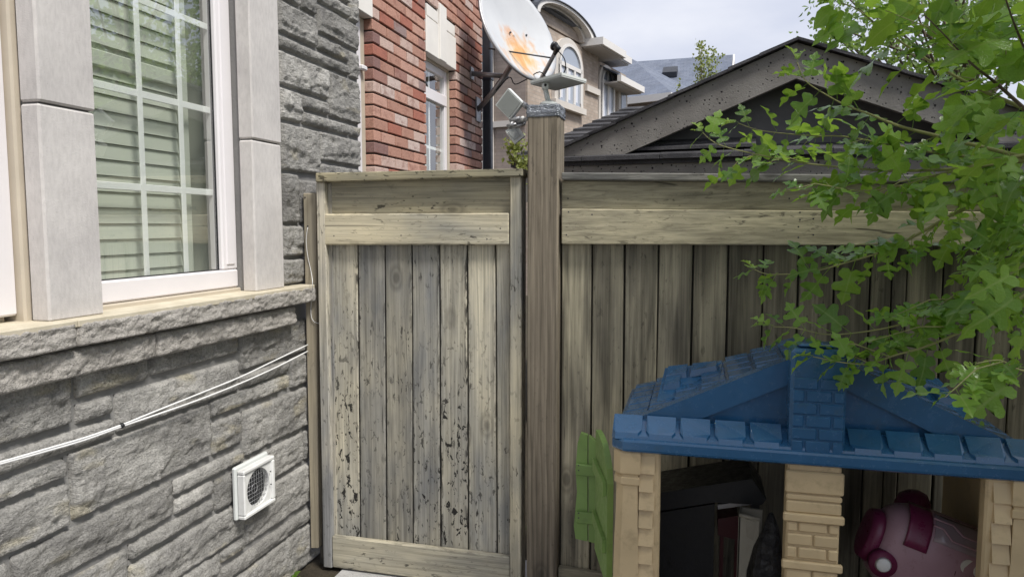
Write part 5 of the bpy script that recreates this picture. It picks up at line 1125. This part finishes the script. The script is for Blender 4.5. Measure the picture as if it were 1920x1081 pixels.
# canopy masses
def mass(n, x0, x1, y0, y1, d0, d1, s0, s1, kinds):
    for _ in range(n):
        p = dep(U(x0, x1), U(y0, y1), U(d0, d1)); put_leaf(p, -Rt * U(-.3, 1) - Zv * U(0, .8) + rv() * .6, Zv * U(.5, 1.1) + toCam(p) * U(-.2, .45) + rv() * .5, U(s0, s1), kinds)
mass(11, 1700, 1930, -20, 80, 1.35, 1.9, .07, .105, ('ovate', 'mid', 'mid'))
mass(18, 1800, 1930, 110, 290, 1.4, 2.0, .065, .10, ('mid', 'mid', 'deep'))
mass(34, 1790, 1935, 250, 470, 1.6, 2.3, .065, .10, ('mid', 'deep', 'deep'))
mass(20, 1830, 1935, 450, 580, 1.7, 2.4, .08, .12, ('mid', 'deep'))
# further sprays with the same lobed leaves, too many to place singly
EX = [[], [], [], []]
def ex_leaf(p, d, n, size, kind):
    vs, fs, uv = leafgeo(kind, U(.1, .6), U(0, .4), U(.01, .05), .35, U(0, 9)); Mf = frame(d, n); k = len(EX[0]); lv = rnd()
    EX[0] += [p + Mf @ (v * size) + d.normalized() * .3 * size for v in vs]; EX[1] += [[i + k for i in f] for f in fs]; EX[2] += uv; EX[3] += [lv] * len(vs)
TW = [[], []]
for bi, (SP, nsub) in enumerate(zip(SPS, (2, 2, 1, 1, 2, 2, 3, 3, 1, 2, 2))):
    L_ = len(SP) - 1
    for _ in range(nsub):
        i = int(U(.25, .95) * L_); p = SP[i]; bd = (SP[max(0, i - 3)] - SP[min(L_, i + 3)]).normalized(); d = (bd * U(.5, 1.1) + rv() * .55 + Zv * U(-.35, .2)).normalized(); ln_ = U(.10, .26)
        q = [p, p + d * ln_ * .5 + V((0, 0, .01)), p + d * ln_ + V((0, 0, -.02))]
        if q[2].y > 2.78 - q[2].x * .08: continue
        a_, b_ = tubegeo(q, [.0022, .0016, .0009], 5); k = len(TW[0]); TW[0] += a_; TW[1] += [[j + k for j in f] for f in b_]
        for t in range(int(ln_ / .024)):
            pp0 = q[0].lerp(q[2], (t + .6) * .024 / ln_); lat = d.cross(Zv).normalized() * (1 if t % 2 else -1)
            ex_leaf(pp0, d * U(.3, .9) + lat * U(.4, 1) + rv() * .3 - Zv * U(-.1, .4), Zv * U(.5, 1.1) + toCam(pp0) * U(-.1, .5) + rv() * .4, U(.045, .078), random.choice(('deep', 'deep', 'mid')))
for x0, x1, y0, y1, d0, d1, n_, s0, s1 in ((1790, 1945, 200, 480, 1.9, 2.5, 90, .06, .10), (1870, 1945, 430, 600, 1.9, 2.4, 26, .05, .09), (1760, 1945, -25, 110, 1.7, 2.4, 16, .05, .085)):
    for _ in range(n_):
        u = 1 - rnd() ** 1.5; p = dep(x0 + (x1 - x0) * u, U(y0, y1), U(d0, d1))
        if p.y < 2.8 - p.x * .08: ex_leaf(p, -Rt * U(-.3, 1) - Zv * U(0, .8) + rv() * .6, Zv * U(.5, 1.1) + toCam(p) * U(-.2, .45) + rv() * .5, U(s0, s1), random.choice(('deep', 'mid', 'mid')))
o = mk('leaf_sprays', EX[0], EX[1], 'leaf', tree, True, kind='stuff'); ul = o.data.uv_layers.new(name='UVMap'); ul.data.foreach_set('uv', [c for l in o.data.loops for c in EX[2][l.vertex_index]])
at = o.data.attributes.new('leafvar', 'FLOAT', 'POINT'); at.data.foreach_set('value', EX[3])
mk('twigs', TW[0], TW[1], 'twig', tree, True, kind='stuff')
# remaining crown: beside and above the view, one mass
def foliage(name, pts, size, mat, parent, seg='quad', kind=None, up=.5):
    vs, fs, uv = [], [], []
    for p in pts:
        d = rv(); n = (Zv * up + rv()).normalized(); Mf = frame(d, n); s = size * U(.6, 1.3); k = len(vs)
        for x, y, z in ((0, 0, 0), (.35, .36, .10), (1, 0, -.12), (.35, -.36, .10), (.62, .30, .04), (.62, -.30, .04), (-.04, .14, .03), (-.04, -.14, .03)): vs.append(p + Mf @ V((x * s, y * s, z * s))); uv.append((x, .5 + y))
        fs += [[k, k + 7, k + 3, k + 5, k + 2], [k, k + 2, k + 4, k + 1, k + 6]]
    o = mk(name, vs, fs, mat, parent, False, kind=kind); ul = o.data.uv_layers.new(name='UVMap'); ul.data.foreach_set('uv', [c for l in o.data.loops for c in uv[l.vertex_index]]); return o
pts = []
def inframe(p):
    v = p - O; d = v.dot(FW)
    if d < .1: return False
    x = CX + FPX * v.dot(Rt) / d; y = CY - FPX * v.dot(UP) / d; return -30 < x < 1925 and -20 < y < 1110
while len(pts) < 3600:
    a = rv() * (rnd() ** .4); p = V((1.75, 1.75, 2.75)) + V((a.x * 1.55, a.y * 1.45, a.z * 1.15))
    if inframe(p) or (p - O).length < .75 or p.y > 2.75: continue
    pts.append(p)
for c, r_, n_ in ((V((1.55, 2.0, 1.5)), .5, 500),):
    while n_ > 0:
        p = c + rv() * rnd() ** .5 * r_
        if not inframe(p) and p.y < 2.78: pts.append(p); n_ -= 1
# darker leaves deep in the visible part of the crown
for x0, x1, y0, y1, d0, d1, n_ in ((1850, 1940, 210, 560, 2.2, 2.55, 90),):
    for _ in range(n_): 
        u = 1 - rnd() ** 1.6; p = dep(x0 + (x1 - x0) * u, U(y0, y1), U(d0, d1))
        if p.y < 2.8 - p.x * .08: pts.append(p)
foliage('foliage', pts, .085, 'leaf', tree, kind='stuff')

def leafy(name, label, base, clusters, size, n, mat, trunk_r, spread, cat='tree', group=None, twigs=True):
    t = thing(name, label, cat, base, group); top = max(c[0].z for c in clusters)
    cz = V((sum(c[0].x for c in clusters) / len(clusters), sum(c[0].y for c in clusters) / len(clusters), top))
    tp = V((base[0], base[1], base[2])); mid = tp.lerp(cz, .55)
    tube('trunk', smoothpath([tp, tp.lerp(mid, .5) + V((U(-.1, .1), 0, 0)), mid, cz]), [trunk_r * (1 - .85 * i / 12) for i in range(13)], 'bark', t, 8)
    P = []; vs, fs = [], []
    for c, r_ in clusters:
        j = tp.lerp(cz, U(.4, .75)); a, b = tubegeo(smoothpath([j, j.lerp(c, .5) + V((0, 0, .12 * r_)), c], 3), [trunk_r * .35, trunk_r * .3, trunk_r * .26, trunk_r * .2, trunk_r * .16, trunk_r * .12, trunk_r * .08], 5); k = len(vs); vs += a; fs += [[i + k for i in f] for f in b]
        for _ in range(int(n * r_ ** 2)):
            g = V((random.gauss(0, 1), random.gauss(0, 1), random.gauss(0, 1))) * r_ * spread; P.append(c + g)
    mk('limbs', vs, fs, 'bark', t, True)
    foliage('crown', P, size, mat, t); return t
cl_ = []
for _ in range(46):
    a = rv() * rnd() ** .45; cl_.append((dep(1800 + a.x * 255, 15 + a.y * 135, 8.4 + a.z * 1.2), U(.22, .42)))
for px, py in ((1550, 60), (1575, 75), (1600, 90), (1590, 60), (1630, 70), (1650, 100), (1690, 120), (1720, 140), (1640, 40), (1760, 160)): cl_.append((dep(px, py, 8.4 + U(-.3, .3)), .26))
tb_ = dep(1830, 400, 8.5); leafy('garden_tree', 'airy green tree rising behind the grey shed roof', (tb_.x, tb_.y, 0), cl_, .060, 1000, 'leaf_far', .09, .62)
cl_ = [(dep(1318 + U(-9, 9) * (1 - k / 12), 82 + k * 8, 18 + U(-.2, .2)), .13 + .018 * (11 - abs(8 - k)) / 3) for k in range(11)] + [(dep(1340 + U(-6, 6), 100 + k * 9, 18), .16) for k in range(5)] + [(dep(1275 + U(-6, 6), 152 + k * 8, 18), .07) for k in range(3)]
tb_ = dep(1318, 300, 18); leafy('sapling', 'slender yellow-green sapling showing against the far blue-grey roof', (tb_.x, tb_.y, 0), cl_, .075, 900, 'leaf_yellow', .03, .5)
cl_ = [(dep(966 + U(-5, 5) + k * 2.2, 262 + k * 9, 4.3), .05) for k in range(7)]
tb_ = dep(975, 420, 4.3); leafy('shrub', 'yellow-green shrub tips showing between downspout and post', (tb_.x, tb_.y, 0), cl_, .028, 14000, 'leaf_yellow', .008, .6, 'shrub')
for cx, cy, sz, lab in ((8.2, 13.2, 3.4, 'tall green tree mirrored in the window panes, beside the conifer'), (13.5, 17.5, 4.2, 'broad green tree mirrored high in the window panes')):
    cl_ = [(V((cx, cy, 4.4 + sz * .15)) + V((a.x * sz * .7, a.y * sz * .7, a.z * sz * .85)), U(.5, .8)) for a in [rv() * rnd() ** .4 for _ in range(34)]]
    leafy('yard_tree', lab, (cx, cy, 0), cl_, .17, 300, 'leaf_far', .16, .55)
cf = thing('conifer', 'dark conifer mirrored in the window panes', 'tree', (9.2, 10.2, 0)); tube('trunk', [(9.2, 10.2, 0), (9.2, 10.2, 7.4)], [.14, .02], 'bark', cf, 8)
P = []
for _ in range(6500):
    h = rnd() ** .8; z = .8 + h * 6.4; r_ = (1 - h) * 1.7 * (.55 + .45 * (math.sin(z * 5.5) * .5 + .5)) * rnd() ** .4; a = U(0, 2 * math.pi); P.append(V((9.2 + math.cos(a) * r_, 10.2 + math.sin(a) * r_, z - r_ * .25)))
foliage('crown', P, .17, 'conifer_green', cf)
wd_ = thing('weed', 'small green weed growing at the foot of stone wall', 'weed', onZ(545, 1085, 0))
b0 = onZ(545, 1085, 0)
for k in range(9):
    a = U(0, 6.28); d = V((math.cos(a), math.sin(a), U(.6, 1.8))); inst('leaf', LM['ovate'][k % 4], b0 + V((U(-.02, .02), U(-.02, .02), .005)), wd_, frame(d, Zv + rv() * .3), U(.035, .06))
yl = dep(1885, 818, 2.2); o = inst('fallen_leaf', LY[0], V((.80, 2.30, zroof(.80) + .02)), None, frame(V((-1, .3, -.3)), V((.4, -.5, .8))), .05); tag(o, 'yellow fallen leaf lying on the blue playhouse roof', 'leaf')
